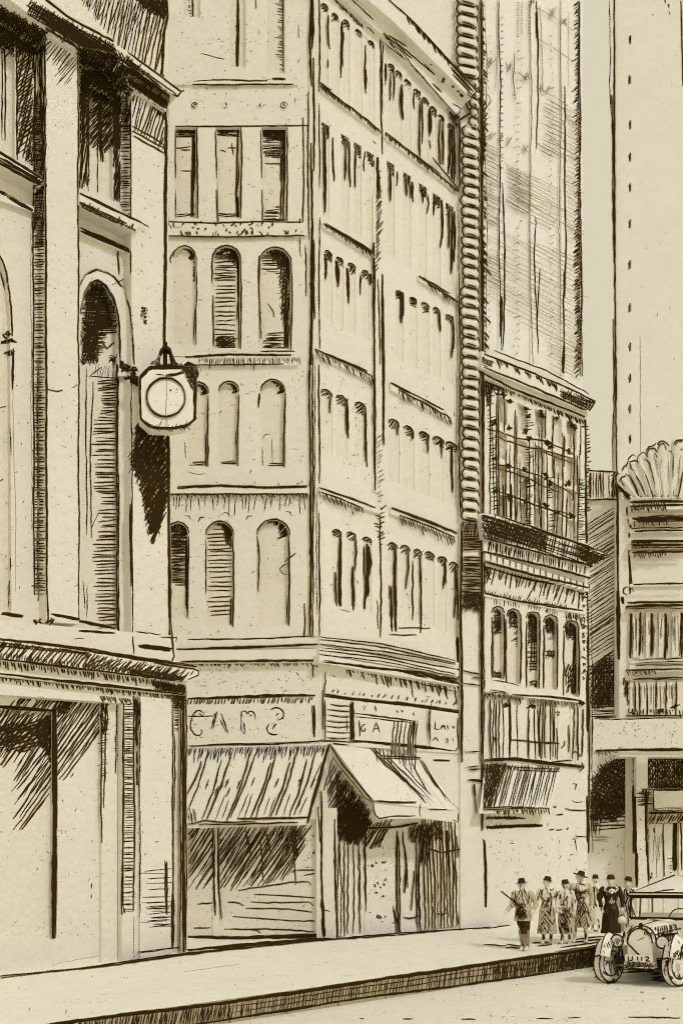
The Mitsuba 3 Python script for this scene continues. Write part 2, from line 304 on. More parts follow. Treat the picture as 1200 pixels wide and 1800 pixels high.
# ground floor
DG = 0.10
o1 = [(-60, 1216), (214, 1236), (214, 1690), (-60, 1730)]
gw = [(-70, 1180), (328, 1220), (328, 1690), (-70, 1745)]
add(f'{B}__ground_wall', L.slab(gw, DG, -0.4, [o1]), 'limestone')
DI = -0.18
sw = window(B, L, [(-60, 1640), (-60, 1235), (94, 1247), (94, 1652)], DI, 0.10)
add(f'{B}__ground_wall', L.slab([(-60, 1200), (240, 1225), (240, 1700), (-60, 1745)], DI, -0.55, [sw]), 'limestone')
add(f'{B}__shop_post', L.slab([(178, 1228), (206, 1232), (206, 1690), (178, 1694)], DI + 0.10, DI - .1), 'limestone')
add(f'{B}__pilaster', L.slab([(246, 1224), (303, 1229), (303, 1686), (246, 1694)], DG + 0.08, 0), 'limestone')
add(f'{B}__drain_pipe', L.slab([(317, 1212), (328, 1214), (328, 1676), (317, 1677)], DG + 0.10, 0), 'dark_stone')

# --- strokes, upper front
def skin_of(keys):
    ms = []
    for k in keys:
        v_, f_ = mikit.meshkit.WRITTEN[scene[k]['filename']][:2]; ms.append(trimesh.Trimesh(np.asarray(v_, float), f_, process=False))
    return Skin(trimesh.util.concatenate(ms))
SB = skin_of([k for k in scene if k.startswith(B + '__') and 'ground' not in k])
for P, an, sp_, w_ in (([(-5, 6), (48, 36), (82, 54), (82, 92), (56, 96), (28, 88), (-5, 84)], (62, 112, 18), 4.4, 3.8), ([(84, 22), (140, 56), (205, 90), (232, 104), (232, 168), (205, 166), (137, 128), (137, 84), (82, 50)], (62, -32, 112), 4.6, 3.6), ([(50, 0), (88, 18), (140, 50), (200, 78), (206, 96), (150, 84), (84, 46)], (-34, 60), 4.6, 3.4), ([(208, 100), (232, 108), (298, 164), (292, 196), (230, 150)], (62, -36, 100), 4.4, 3.8), ([(137, 100), (160, 112), (160, 200), (137, 190)], (80, 62), 5, 3.4), ([(198, 140), (212, 148), (212, 260), (199, 250)], (88, 70), 4, 3.6)):
    for a_ in an: I.hatch(SB, P, a_, sp_, w=w_, d=.004, rag=3)  # dense ink stands for the shade below the cornice
W = DB
I.hatch(L, [(140, -5), (292, -5), (288, 140), (215, 92), (200, 72)], 78, 7.5, w=3.0, d=0.03, rag=2, tilt=2)
I.hatch(L, [(140, -5), (292, -5), (288, 60), (215, 50), (160, 30)], 66, 11, w=2.4, d=0.03, rag=5)
I.dark(L, [(236, -4), (294, -4), (290, 32), (262, 18)], (40, 75, 120), 5, 4, d=0.03)
I.bold(L, [(293, -5), (294, 28), (287, 60), (285, 136)], 5, d=0.03, n=2)
I.bold(L, [(60, -20), (120, 28), (200, 72)], 4, d=.30, n=2); I.line(L, [(85, 40), (135, 80)], 4, d=.30); I.line(L, [(88, 32), (200, 92)], 3, d=.30)
I.dark(L, [(50, 0), (90, 20), (140, 50), (200, 76), (200, 92), (135, 78), (88, 46), (50, 25)], (-32, 62), 5, 3.6, d=.30)
I.dark(L, [(135, 62), (185, 82), (206, 92), (135, 78)], (-32, 60, 110), 4, 4, d=.30)
I.bold(L, [(226, 92), (318, 160)], 3.5, d=.34); I.line(L, [(222, 102), (310, 164)], 2.6, d=.34); I.line(L, [(318, 160), (312, 168), (304, 164)], 4, d=.34); I.line(L, [(318, 160), (324, 157)], 2.6, d=.34)
I.dark(L, [(212, 108), (298, 166), (292, 190), (228, 148)], (-36, 62, 100), 4, 4.2, d=.12)
# black hatching drawn as the shade under the cornice, deep in the bays
for P, dd in (([(-10, 10), (50, 40), (82, 60), (82, 92), (55, 92), (28, 82), (-10, 82)], W), ([(137, 80), (200, 98), (231, 118), (231, 182), (206, 175), (137, 140)], W), ([(137, 78), (231, 112), (231, 150), (137, 108)], W + .02)):
    I.dark(L, P, (62, 110, 20), 4.2, 4.2, d=dd)
I.hatch(SB, [(5, 75), (30, 82), (30, 100), (8, 95)], 55, 6, w=3, rag=8)
I.dark(SB, [(30, 80), (57, 85), (57, 292), (32, 270)], (40, 75), 6.5, 3.4); I.dark(SB, [(57, 80), (81, 80), (81, 318), (57, 310)], (86, 92), 5.0, 3.4)
I.dark(SB, [(57, 180), (81, 180), (81, 330), (57, 318)], (80, 0), 5.0, 3.4)
for x in (4, 9): I.line(SB, [(x - 1, 60), (x, 246)], 3)
I.line(SB, [(28, 80), (31, 280)], 4.5)
I.hatch(L, [(82, 56), (134, 84), (134, 130), (112, 145), (82, 100)], 52, 6.5, w=2.6, rag=9)
I.dark(SB, [(138, 84), (157, 96), (157, 325), (138, 330)], (88, 80), 5.5, 3.4); I.dark(SB, [(138, 84), (157, 96), (157, 250), (138, 250)], (60, 92), 5.2, 3.6)
I.dark(SB, [(157, 100), (206, 128), (206, 250), (185, 268), (157, 256)], (58, 45), 5.6, 3.6); I.dark(SB, [(157, 100), (206, 128), (206, 190), (157, 175)], (58, 110), 5.0, 4)
I.bold(SB, [(175, 110), (178, 250), (181, 283)], 5, n=3); I.line(SB, [(172, 240), (172, 340)], 2.6); I.line(SB, [(156, 120), (155, 335)], 3)
I.dark(SB, [(197, 140), (211, 150), (211, 352), (200, 352)], (88, 75), 4, 4)
I.hatch(SB, [(211, 178), (230, 186), (230, 378), (211, 368)], 2, 7.5, w=3, rag=1.5); I.dark(SB, [(211, 165), (231, 172), (231, 235), (211, 230)], (5, 80), 5, 3)
I.line(SB, [(230, 180), (230, 384)], 3)
I.hatch(L, [(233, 160), (289, 196), (288, 262), (233, 228)], 74, 6.6, w=3, rag=2); I.many(L, [[(232, 220), (288, 252)], [(232, 229), (289, 260)], [(234, 238), (288, 269)]], w=3)
I.dark(L, [(262, 170), (290, 188), (290, 206), (275, 198)], (60, 100), 4, 4)
# ledges
I.bold(L, [(-10, 262), (72, 312)], 4.5, d=.02, n=2); I.bold(L, [(-10, 281), (70, 324)], 5, d=.02, n=3); I.hatch(L, [(-5, 270), (70, 314), (70, 324), (-5, 284)], -30, 5, w=3.4, d=.02)
I.bold(SB, [(-5, 334), (57, 369)], 6, n=3)
I.bold(L, [(140, 339), (248, 390)], 3.6, d=.10, n=2); I.line(L, [(248, 390), (262, 397)], 2.4, d=.10); I.dark(L, [(141, 352), (238, 398), (236, 405), (141, 362)], (-26, 60), 4, 3.8, d=.10)
I.bold(SB, [(142, 404), (228, 440)], 7, n=3); I.line(SB, [(208, 440), (209, 482)], 4.5)
# reveal ladder of the second pilaster
I.bold(SB, [(58, 318), (60, 1045)], 3.0, n=2, spread=.7); I.bold(L, [(80, 300), (82, 1000), (85, 1095)], 4.2, d=0.0, n=2, spread=.7)
I.hatch(SB, [(60, 320), (81, 320), (81, 1046), (60, 1046)], 1, 6.6, w=3.1, rag=1.6); I.dark(SB, [(60, 318), (81, 318), (81, 435), (60, 435)], (85, 4), 6, 3.2)
I.line(SB, [(66, 640), (67, 1056)], 3.4); I.line(SB, [(54, 380), (56, 930)], 1.2, mat='ink_light')
# pilaster edges
I.line(L, [(137, 80), (138, 560), (139, 1088)], 3.0); I.line(L, [(230, 440), (230, 480)], 3); I.line(L, [(231, 665), (233, 1118)], 3.2)
I.bold(L, [(229, 885), (230, 1030)], 4, n=2)
I.bold(L, [(292, 188), (292, 330), (290, 520), (290, 612)], 4.6, n=3, spread=.8); I.bold(L, [(295, 750), (297, 900), (299, 1116)], 5.2, n=3, spread=1)
# arch of bay two
I.bold(SB, [(139, 502), (150, 483), (170, 473), (197, 482), (219, 509), (231, 552), (235, 640)], 3.8, n=2, spread=.8)
I.line(SB, [(196, 500), (219, 490)], 2); I.bold(SB, [(140, 548), (147, 514), (158, 495), (172, 490), (188, 501), (201, 527), (208, 562), (211, 640)], 4.6, n=2, spread=.8)
aw = W - 0.17
I.hatch(SB, [(150, 520), (160, 497), (172, 491), (187, 503), (200, 530), (207, 562), (207, 582), (186, 588), (180, 620), (146, 640), (143, 545)], 0, 4.6, w=3.8, rag=1.5)
I.dark(SB, [(150, 520), (160, 497), (172, 491), (187, 503), (200, 530), (206, 575), (150, 585)], (0, 80), 5, 4); I.dark(SB, [(145, 560), (172, 580), (172, 635), (142, 640)], (70, 110), 4.5, 4)
I.many(SB, [[(178, 598), (188, 612), (200, 600)], [(163, 600), (166, 640)], [(158, 660), (178, 645)]], w=3)
I.scribble(SB, 196, 630, 8, 10, 8, 2)
for x, y, rx, ry in ((222, 646, 12, 6), (236, 652, 8, 8), (214, 640, 4, 5), (225, 664, 10, 4)): I.scribble(SB, x, y, rx, ry, 9, 3.6)
I.line(SB, [(151, 645), (152, 940)], 3); I.line(SB, [(163, 670), (159, 800), (160, 945)], 2.6); I.line(SB, [(157, 660), (206, 664)], 2.2); I.hatch(SB, [(165, 645), (206, 645), (206, 662), (168, 662)], 80, 6, 1.6)
y = 668.0
prof = [(665, 172), (700, 178), (730, 180), (736, 164), (800, 167), (838, 166), (845, 172), (862, 166), (880, 178), (900, 172), (925, 180), (955, 168), (985, 164), (1010, 170), (1060, 168), (1076, 172), (1105, 172)]
while y < 1106:
    xl = np.interp(y, [p[0] for p in prof], [p[1] for p in prof]) + rng.normal(0, 2.5); I.line(SB, [(xl, y + rng.normal(0, .8)), (207, y - 1 + rng.normal(0, 1))], 3.1 if y < 735 else 2.9, wob=.5); y += 4.4 if y < 735 else 6.3 + rng.normal(0, 1.2)
I.bold(SB, [(206, 640), (207, 1108)], 5.4, n=3, spread=1)
I.line(SB, [(160, 930), (174, 900)], 2); I.many(SB, [[(146, 1020), (149, 1070)], [(153, 1030), (152, 1085)]], w=2.2)
# bases
I.bold(L, [(90, 1080), (140, 1089)], 5, n=2); I.bold(L, [(140, 1091), (203, 1104)], 5, n=3, d=.02); I.bold(L, [(140, 1108), (203, 1113)], 4, n=2, d=.06); I.bold(L, [(3, 1078), (40, 1083)], 5, n=3, d=.06)
for x in (62, 70, 84, 90): I.scribble(L, x, 1092, 4, 5, 4, 3, .06)
I.line(L, [(238, 1109), (283, 1115)], 2.6, d=.06); I.line(L, [(283, 1119), (312, 1121), (308, 1127)], 2.4, d=.06); I.bold(L, [(245, 1136), (300, 1142)], 6.5, n=4, spread=1.8, d=.06); I.line(L, [(300, 1095), (303, 1150), (300, 1172)], 3, d=.06, wob=1.5); I.line(L, [(233, 1118), (235, 1150)], 3, d=.06)
I.line(L, [(130, 1124), (148, 1123)], 2, d=.06)
# first bay arch fragments
I.bold(SB, [(-2, 446), (8, 468), (15, 500), (20, 540), (22, 590)], 3.8, n=2); I.line(SB, [(0, 478), (8, 508)], 3)
for x, y in ((14, 586), (18, 598), (8, 600), (18, 620)): I.scribble(SB, x, y, 9, 4, 7, 3.4)
I.bold(SB, [(24, 612), (22, 684)], 4); I.line(SB, [(22, 684), (27, 900), (28, 1040)], 1.2, mat='ink_light'); I.many(SB, [[(18, 750), (19, 800)], [(0, 716), (10, 713)], [(18, 980), (19, 1000)], [(17, 1020), (15, 1066)], [(0, 845), (5, 841)]], w=2.6)
I.line(L, [(84, 684), (100, 688), (110, 684)], 2.6); I.line(L, [(126, 682), (137, 675)], 2.6)
I.specks(L, [(84, 150), (136, 150), (137, 1070), (84, 1070)], 60); I.specks(L, [(233, 270), (290, 280), (290, 640), (233, 640)], 45)
for _ in range(14): I.scribble(L, rng.uniform(246, 258), rng.uniform(540, 568), 2.5, 3, 2, 3)
I.specks(L, [(233, 800), (295, 960), (298, 1100), (233, 1100)], 18); I.specks(SB, [(0, 650), (56, 650), (56, 1070), (0, 1070)], 40)
# storefront cornice strokes
D1, D2 = .42, .25
I.bold(L, [(-5, 1123), (160, 1143), (345, 1173)], 4, d=D1, n=2); I.line(L, [(270, 1166), (346, 1177), (352, 1184), (330, 1194)], 2.8, d=D1); I.line(L, [(165, 1146), (320, 1172)], 3.4, d=D1)
I.hatch(L, [(-5, 1127), (170, 1150), (340, 1180), (325, 1194), (-5, 1158)], 52, 6.4, w=3.3, d=D1, rag=2); I.hatch(L, [(150, 1150), (335, 1180), (322, 1194), (150, 1176)], 30, 7, w=3, d=D1, rag=2); I.hatch(L, [(-5, 1146), (200, 1172), (322, 1192), (322, 1197), (-5, 1158)], 76, 6, w=3, d=D1, rag=1)
I.bold(L, [(-5, 1157), (320, 1196)], 3.4, d=D1)
I.dark(L, [(-5, 1127), (150, 1146), (160, 1152), (-5, 1136)], (-8, 50), 4.5, 3.4, d=D1); I.dark(L, [(225, 1172), (325, 1188), (320, 1196), (225, 1186)], (-8, 50), 4.5, 3.6, d=D1)
I.fringe(L, [(-5, 1160), (180, 1182), (300, 1198)], 11, -78, 5.2, 2.8, d=D2); I.dark(L, [(265, 1198), (326, 1204), (326, 1221), (275, 1212)], (-8, 60, 95), 4.4, 3.6, d=D2)
I.bold(L, [(-5, 1184), (140, 1200), (325, 1221)], 4.2, d=D2); I.line(L, [(-5, 1190), (100, 1200)], 3, d=DG)
I.fringe(L, [(-5, 1188), (150, 1204), (326, 1222)], 9, -75, 4.6, 2.8, d=DG); I.fringe(L, [(176, 1222), (300, 1236)], 10, -70, 4.6, 2.8, d=DG)
I.dark(L, [(300, 1208), (326, 1212), (326, 1246), (304, 1244)], (88, 60, 0), 4.4, 3.6, d=DG + .1)
# --- strokes, ground floor; diagonal hatching is the cornice's cast shadow drawn in ink
d = DI; SG = skin_of([k for k in scene if k.startswith(B + '__')])
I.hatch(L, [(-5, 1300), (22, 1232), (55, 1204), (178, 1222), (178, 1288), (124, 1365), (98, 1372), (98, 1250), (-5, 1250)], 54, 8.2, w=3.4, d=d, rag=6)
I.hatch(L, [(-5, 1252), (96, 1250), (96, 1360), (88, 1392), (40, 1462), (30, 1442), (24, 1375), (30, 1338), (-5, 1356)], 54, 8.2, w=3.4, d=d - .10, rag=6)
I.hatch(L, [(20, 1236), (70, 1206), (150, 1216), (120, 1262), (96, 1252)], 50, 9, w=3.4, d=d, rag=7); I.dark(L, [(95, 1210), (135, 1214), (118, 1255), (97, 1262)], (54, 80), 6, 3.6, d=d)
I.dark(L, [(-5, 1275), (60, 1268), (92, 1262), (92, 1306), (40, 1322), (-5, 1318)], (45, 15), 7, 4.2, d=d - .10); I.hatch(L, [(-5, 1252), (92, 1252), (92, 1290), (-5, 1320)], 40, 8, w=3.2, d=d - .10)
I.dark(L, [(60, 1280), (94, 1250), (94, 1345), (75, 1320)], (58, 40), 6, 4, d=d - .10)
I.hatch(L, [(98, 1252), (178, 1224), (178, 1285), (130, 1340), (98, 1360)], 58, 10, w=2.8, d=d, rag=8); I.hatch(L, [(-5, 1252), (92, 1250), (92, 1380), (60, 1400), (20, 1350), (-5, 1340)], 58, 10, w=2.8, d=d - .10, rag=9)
I.bold(L, [(-5, 1241), (70, 1246), (94, 1248)], 4.4, n=3, d=d)
I.bold(L, [(94, 1246), (95, 1440), (93, 1650)], 6.5, n=4, spread=1.8, d=d); I.bold(L, [(97, 1250), (98, 1375)], 4, n=3, d=d)
dp = DI + .10
I.line(L, [(178, 1226), (178, 1400), (179, 1482)], 3, d=dp); I.line(L, [(186, 1226), (183, 1420)], 3, d=dp); I.hatch(L, [(177, 1228), (188, 1229), (186, 1370), (175, 1368)], 8, 6, w=2.4, d=dp, rag=3); I.dark(L, [(176, 1226), (190, 1228), (188, 1290), (177, 1290)], (85, 100), 5, 3.4, d=dp)
I.line(L, [(205, 1236), (204, 1360)], 2.4, d=dp); I.hatch(L, [(203, 1240), (210, 1240), (207, 1340), (202, 1340)], 0, 6, w=2, d=dp, rag=2)
I.hatch(L, [(190, 1222), (215, 1226), (200, 1262)], 50, 6, w=3, d=d, rag=3)
I.bold(SG, [(217, 1235), (216, 1480), (214, 1608)], 3.2, n=2, spread=.6); I.line(SG, [(234, 1236), (236, 1400), (235, 1602)], 3.4); I.hatch(SG, [(217, 1236), (235, 1236), (235, 1470), (217, 1470)], 0, 5, w=2.8, rag=1.2); I.hatch(SG, [(217, 1470), (236, 1470), (235, 1604), (216, 1604)], 0, 9, w=2.8, rag=2)
I.dark(SG, [(214, 1540), (219, 1540), (219, 1606), (213, 1606)], (88,), 3, 3); I.bold(SG, [(240, 1232), (240, 1380)], 4.5, n=3); I.line(SG, [(246, 1240), (246, 1612)], 2.8); I.dark(SG, [(234, 1226), (246, 1228), (245, 1300), (236, 1300)], (88, 80), 4.5, 3.4)
I.line(L, [(235, 1610), (234, 1686)], 1.5, d=DG, mat='ink_light')
dq = DG + .08
I.line(L, [(303, 1246), (304, 1450), (303, 1664)], 3, d=dq); I.line(L, [(307, 1290), (306, 1452)], 3, d=DG); I.bold(L, [(322, 1222), (322, 1672)], 5.5, n=4, spread=1.4, d=DG + .1); I.line(L, [(317, 1240), (317, 1672)], 3, d=DG + .1); I.line(L, [(327, 1216), (327, 1670)], 3, d=DG + .1)
I.hatch(L, [(306, 1234), (317, 1234), (317, 1284), (306, 1284)], 0, 5, w=2.6, d=DG, rag=1)
I.hatch(L, [(256, 1524), (302, 1524), (302, 1632), (258, 1632)], 3, 10.5, w=2.3, d=dq, rag=6); I.hatch(L, [(258, 1585), (302, 1585), (302, 1630), (260, 1632)], 4, 9, w=2.6, d=dq, rag=5); I.bold(L, [(293, 1515), (294, 1608)], 3.4, n=3, d=dq); I.bold(L, [(303, 1570), (302, 1665)], 4.5, n=3, d=dq)
I.line(L, [(262, 1630), (293, 1626)], 3, d=dq); I.bold(L, [(240, 1674), (300, 1666), (322, 1664)], 3, n=2, d=dq)
I.specks(L, [(100, 1400), (178, 1300), (214, 1500), (214, 1670), (100, 1690)], 45, d=d); I.specks(L, [(0, 1480), (90, 1480), (90, 1690), (0, 1700)], 25, d=d - .1); I.specks(L, [(248, 1300), (302, 1300), (302, 1500), (248, 1500)], 20, d=dq)
I.many(L, [[(161, 1552), (161, 1562)], [(161, 1572), (161, 1580)], [(188, 1553), (189, 1560)]], w=2.6, d=d)
I.line(L, [(90, 1696), (240, 1668)], 1.2, d=d, mat='ink_faint')
I.done()

# ---------------- hanging clock
C = 'street_clock'
lab(C, 'round clock in a square case with clipped corners hung from the bank corner', 'clock')
CP = Plane(L.at((294, 697), 0.55)[0], (0.96, 0.28, 0))
case = [(247, 735), (245, 690), (246, 662), (262, 646), (290, 643), (326, 645), (342, 664), (343, 736), (330, 748), (300, 753), (265, 751)]
add(f'{C}__case', CP.slab(case, 0.16, -0.22), 'enamel')
th = np.linspace(0, 2 * math.pi, 41)[:-1]
ring = lambda r, k=1.0: [(292 + r * math.cos(t), 697 + r * k * math.sin(t)) for t in th]
add(f'{C}__bezel', CP.slab(ring(34.5), 0.19, 0.15, [ring(32)]), 'dark_paint'); add(f'{C}__dial', CP.slab(ring(32.5), 0.170, 0.15), 'enamel')
add(f'{C}__finial', CP.slab([(272, 644), (277, 634), (280, 616), (286, 607), (293, 606), (300, 611), (304, 624), (310, 636), (318, 644)], 0.06, -0.10, [[(280, 640), (283, 622), (289, 612), (298, 616), (303, 638)]]), 'dark_paint')
add(f'{C}__scroll', CP.slab([(316, 645), (330, 634), (344, 640), (350, 656), (345, 668), (344, 690), (336, 682), (330, 664)], 0.10, -0.10), 'dark_paint')
add(f'{C}__bracket', CP.slab([(287, 600), (294, 600), (294, 645), (287, 645)], -0.02, -0.08), 'dark_paint'); add(f'{C}__bracket', CP.slab([(230, 655), (250, 664), (250, 672), (230, 664)], -0.05, -0.30), 'dark_paint')
J = Ink(C)
J.bold(CP, case + case[:1], 4.6, n=3, spread=1.4, d=.16); J.bold(CP, ring(34) + ring(34)[:1], 3.4, n=2, spread=1.0, d=.19); J.bold(CP, [(246, 664), (262, 646), (326, 645)], 5, n=3, d=.16); J.bold(CP, [(343, 664), (343, 734)], 6, n=3, d=.16)
J.dark(CP, [(310, 640), (342, 645), (347, 690), (335, 680), (326, 656)], (60, 120, 0), 5, 3.4, d=.17); J.bold(CP, [(291, 659), (308, 657), (325, 652)], 3.4, d=.16); J.line(CP, [(274, 657), (288, 658)], 2.4, d=.16)
J.line(CP, [(292, 660), (292, 752)], 1.3, d=.175, mat='ink_light'); J.scribble(CP, 300, 685, 1.2, 1.2, 4, 3, .171); J.specks(CP, ring(27), 8, d=.171); J.hatch(CP, [(262, 742), (270, 745), (330, 742), (326, 750), (300, 753), (266, 751)], 60, 7, 2, d=.16)
J.fringe(CP, [(250, 735), (270, 750), (300, 753), (335, 747)], 6, -40, 5, 2.2, d=.16); J.dark(CP, [(262, 640), (278, 626), (282, 640)], (50, 110), 4, 3, d=.06); J.scribble(CP, 310, 638, 6, 4, 5, 3, .06)
J.done()
I = Ink(B + '__pilaster_001')
sh = [(239, 742), (250, 740), (292, 748), (294, 770), (294, 882), (288, 906), (268, 956), (260, 930), (246, 850), (230, 812), (238, 770)]  # outline of the clock's cast shadow, filled with fixed ink hatching
for a, s_, w_ in ((52, 4.0, 4.2), (62, 4.0, 4.0), (118, 7, 3.6)): I.hatch(L, sh, a, s_, w=w_, rag=3)
I.hatch(L, [(270, 870), (294, 850), (292, 900), (266, 956)], 58, 5, w=4, rag=4); I.hatch(L, [(226, 800), (240, 760), (250, 800), (246, 850)], 52, 5, w=2.8, rag=5)
I.done()

# ================================================================ CORNER HOUSE with the shops
B = 'corner_building'
lab(B, 'tall pale corner building in the middle with rows of arched windows above striped shop awnings', 'building')
I = Ink(B)
DP = 0.12
fh, sh_ = [], []                                   # openings of front and side
def fwin(poly): fh.append(window(B, F, poly, 0, DP)); return poly
q = -DP
# --- front windows
for xs in ((322, 352, -60, 30), (404, 432, -60, 118), (470, 501, -60, 128)): fwin(quad(*xs))
rect = [(307, 346, 222, 383), (379, 423, 222, 383), (459, 504, 222, 392)]
for r in rect: fwin(quad(*r))
rowA = [(304, 345, 431, 606), (373, 423, 430, 613), (454, 512, 433, 614)]
rowB = [(330, 367, 671, 820), (384, 420, 669, 818), (458, 502, 665, 821)]
rowC = [(292, 332, 917, 1085), (361, 411, 915, 1100), (451, 509, 911, 1098)]
for r in rowA + rowB + rowC: fwin(arch(*r))
fo = [(285, -150), (562, -150), (562, 1230), (285, 1230)]
add(f'{B}__front_wall', F.slab(fo, 0, -0.5, fh), 'plaster')
for bd, dd in (([(285, 390), (540, 390), (540, 413), (285, 413)], .06), ([(300, 624), (522, 624), (522, 641), (300, 641)], .07), ([(296, 856), (543, 854), (543, 869), (296, 871)], .08), ([(296, 1124), (562, 1120), (562, 1139), (296, 1142)], .10), ([(296, 1143), (562, 1140), (562, 1163), (296, 1165)], .16), ([(300, 140), (524, 140), (524, 147), (300, 147)], .05)):
    add(f'{B}__string_course', F.slab(bd, dd, -0.05), 'plaster')
add(f'{B}__corner_post', F.slab([(544, -150), (561, -150), (561, 1118), (544, 1118)], .06, -.05), 'plaster')
for x in (342, 397, 457, 499):
    add(f'{B}__roundel', F.slab([(x + 5 * math.cos(t), 182 + 5 * math.sin(t)) for t in np.linspace(0, 6.28, 9)[:-1]], .03, -.02), 'plaster')
# --- strokes of the front
b = I.bold
b(F, [(337, -5), (338, 28), (338, 46)], 3.4, d=q); I.line(F, [(363, -5), (363, 30)], 2, d=q); I.fringe(F, [(333, -2), (338, 30)], 5, 200, 6, 2, d=q)
b(F, [(418, -5), (418, 80), (417, 124)], 5, n=3, d=q); I.fringe(F, [(420, 40), (418, 118)], 5, 200, 5, 2, d=q); I.line(F, [(448, -5), (449, 14)], 2.4)
b(F, [(499, -5), (500, 130)], 5.2, n=3, d=q); I.fringe(F, [(498, 0), (499, 128)], 10, 165, 4.4, 2, d=q)
I.line(F, [(338, 147), (515, 147)], 3, d=.05); I.line(F, [(372, 139), (470, 140)], 2.6, d=.05); b(F, [(480, 138), (502, 138)], 4, d=.05); I.line(F, [(340, 141), (380, 140)], 1.8, d=.05)
I.line(F, [(353, 93), (394, 103)], 2); I.many(F, [[(524, 40), (526, 66)], [(456, 50), (455, 60)], [(518, 170), (518, 180)]], w=1.8)
for x in (342, 397, 457, 499): I.scribble(F, x, 182, 3.5, 3.5, 3, 2, .03)
for x in (342, 499): I.line(F, [(x + 6 * math.cos(t), 183 + 5 * math.sin(t)) for t in np.linspace(1, 6.6, 9)], 2, d=.03, step=3)
I.line(F, [(308, 220), (450, 221), (542, 219)], 2.8)
for (xl, xr, t, bt), dk in zip(rect, (0, 0, 1)):
    I.hatch(F, [(xl, t), (xr, t), (xr, t + 18), (xl, t + 18)], 0, 4, w=3.2, d=q, rag=1); I.dark(F, [(xl + 4, t), (xr, t), (xr, t + 10 + 8 * dk), (xl + 6, t + 12)], (0, 40), 4, 3.6, d=q)  # shade of the top and right reveal, drawn with strokes
    wd = 8 + 4 * dk
    I.hatch(F, [(xr - wd, t + 8), (xr, t), (xr, bt), (xr - wd, bt)], 88.5, 3.3 if dk else 4.2, w=3.4, d=q, rag=5)
    I.line(F, [(xr, t), (xr + 1, (t + bt) / 2), (xr, bt)], 3.2); I.line(F, [(xl, t + 6), (xl + 1, t + 90)], 2.6); I.line(F, [(xl + 1, t + 110), (xl + 2, bt)], 2.4)
    I.hatch(F, [(xl + 1, bt - 10), (xr, bt - 10), (xr, bt), (xl + 1, bt)], 4, 4, w=2.8, d=q, rag=1)
    add(f'{B}__sill', F.slab(quad(xl - 3, xr + 3, bt, bt + 5), .05, -.02), 'plaster')
I.many(F, [[(310, 260), (335, 257)], [(318, 262), (334, 261)], [(318, 299), (336, 299)]], w=2.4, d=q); b(F, [(338, 236), (337, 380)], 4, n=3, d=q)
I.many(F, [[(400, 258), (416, 258)], [(387, 262), (391, 267), (393, 260), (397, 266)], [(408, 250), (410, 272)]], w=2.4, d=q); b(F, [(416, 345), (418, 385)], 4.5, n=3, d=q); b(F, [(381, 320), (382, 382)], 3.4, d=q)
I.dark(F, [(460, 222), (500, 222), (500, 248), (460, 238)], (0, 50, 110), 3.8, 3.6, d=q); I.hatch(F, [(460, 240), (496, 240), (496, 264), (462, 264)], 0, 4.6, w=2.8, d=q); I.dark(F, [(464, 262), (494, 262), (494, 278), (466, 274)], (0, 80), 4.5, 3, d=q); I.line(F, [(466, 286), (496, 288)], 2.8, d=q); I.hatch(F, [(466, 366), (492, 362), (492, 392), (462, 390)], 2, 5, w=3, d=q)
I.line(F, [(295, 389), (370, 391), (445, 388), (530, 390)], 2.8, d=.06); I.line(F, [(292, 414), (400, 415), (535, 414)], 3, d=.06)
for x0, y0, nn in ((296, 396, 10), (296, 411, 12)):
    for k in range(nn * 2): x = rng.uniform(295, 530); y = y0 + rng.normal(0, 2); I.line(F, [(x, y), (x + rng.normal(0, 3), y - rng.uniform(4, 9))], 2.8, d=.06, step=4)
for _ in range(12): I.scribble(F, rng.uniform(298, 530), rng.uniform(394, 408), 2, 2.5, 3, 2.6, .06)
def round_top(face, r, cap=1.0, w=3.0, d=q, sl=0, full=False):  # hatched band is the reveal's shade, drawn in ink
    """strokes of an arched head: outline, and the curved band of hatching along its upper right"""
    xl, xr, t, bt = r; P = arch(xl, xr, t, bt, sl)[1:-1]; rise = (xr - xl) / 2
    I.line(face, P, w)
    o = np.array(P); c = np.array([(xl + xr) / 2, t + rise + sl * rise]); n0 = 0 if full else len(o) // 3
    pts = np.array([o[n0 + i * (len(o) - 1 - n0) / 23] if False else [np.interp(n0 + i * (len(o) - 1 - n0) / 23, range(len(o)), o[:, k]) for k in (0, 1)] for i in range(24)])
    for i, p in enumerate(pts):
        dep = cap * rise * (0.15 + 0.42 * i / 23) * rng.uniform(.8, 1.2); u = (c - p) / np.linalg.norm(c - p)
        e = p + u * dep + np.array([rng.normal(0, 1.2), dep * .35]); I.line(face, [p, e], w * .9, d=d, step=5)
for r, kind in zip(rowA, (0, 1, 2)):
    xl, xr, t, bt = r; round_top(F, r, 1.0 + .25 * kind); I.line(F, [(xr, t + 20), (xr + 1, t + 70), (xr - 1, bt)], 3)
    I.dark(F, [(xr - 6 - 3 * kind, t + 28), (xr, t + 24), (xr, t + 62), (xr - 4, t + 62)], (88, 30), 4, 3.4, d=q); I.hatch(F, [(xr - 4 - 4 * kind, t + 40), (xr, t + 40), (xr, bt), (xr - 4 - 4 * kind, bt)], 88.5, 3.4, w=2.8, d=q, rag=10)
I.line(F, [(300, 462), (298, 452), (305, 440)], 2.4)
I.line(F, [(374, 445), (373, 498)], 4); I.line(F, [(373, 518), (376, 607)], 3)
y = 447.0
while y < 588: I.line(F, [(378 + rng.normal(0, 2), y + rng.normal(0, 1)), (414, y - 1 + rng.normal(0, 1.2))], 2.7, d=q); y += 4.6 if y < 492 else rng.uniform(6, 9)
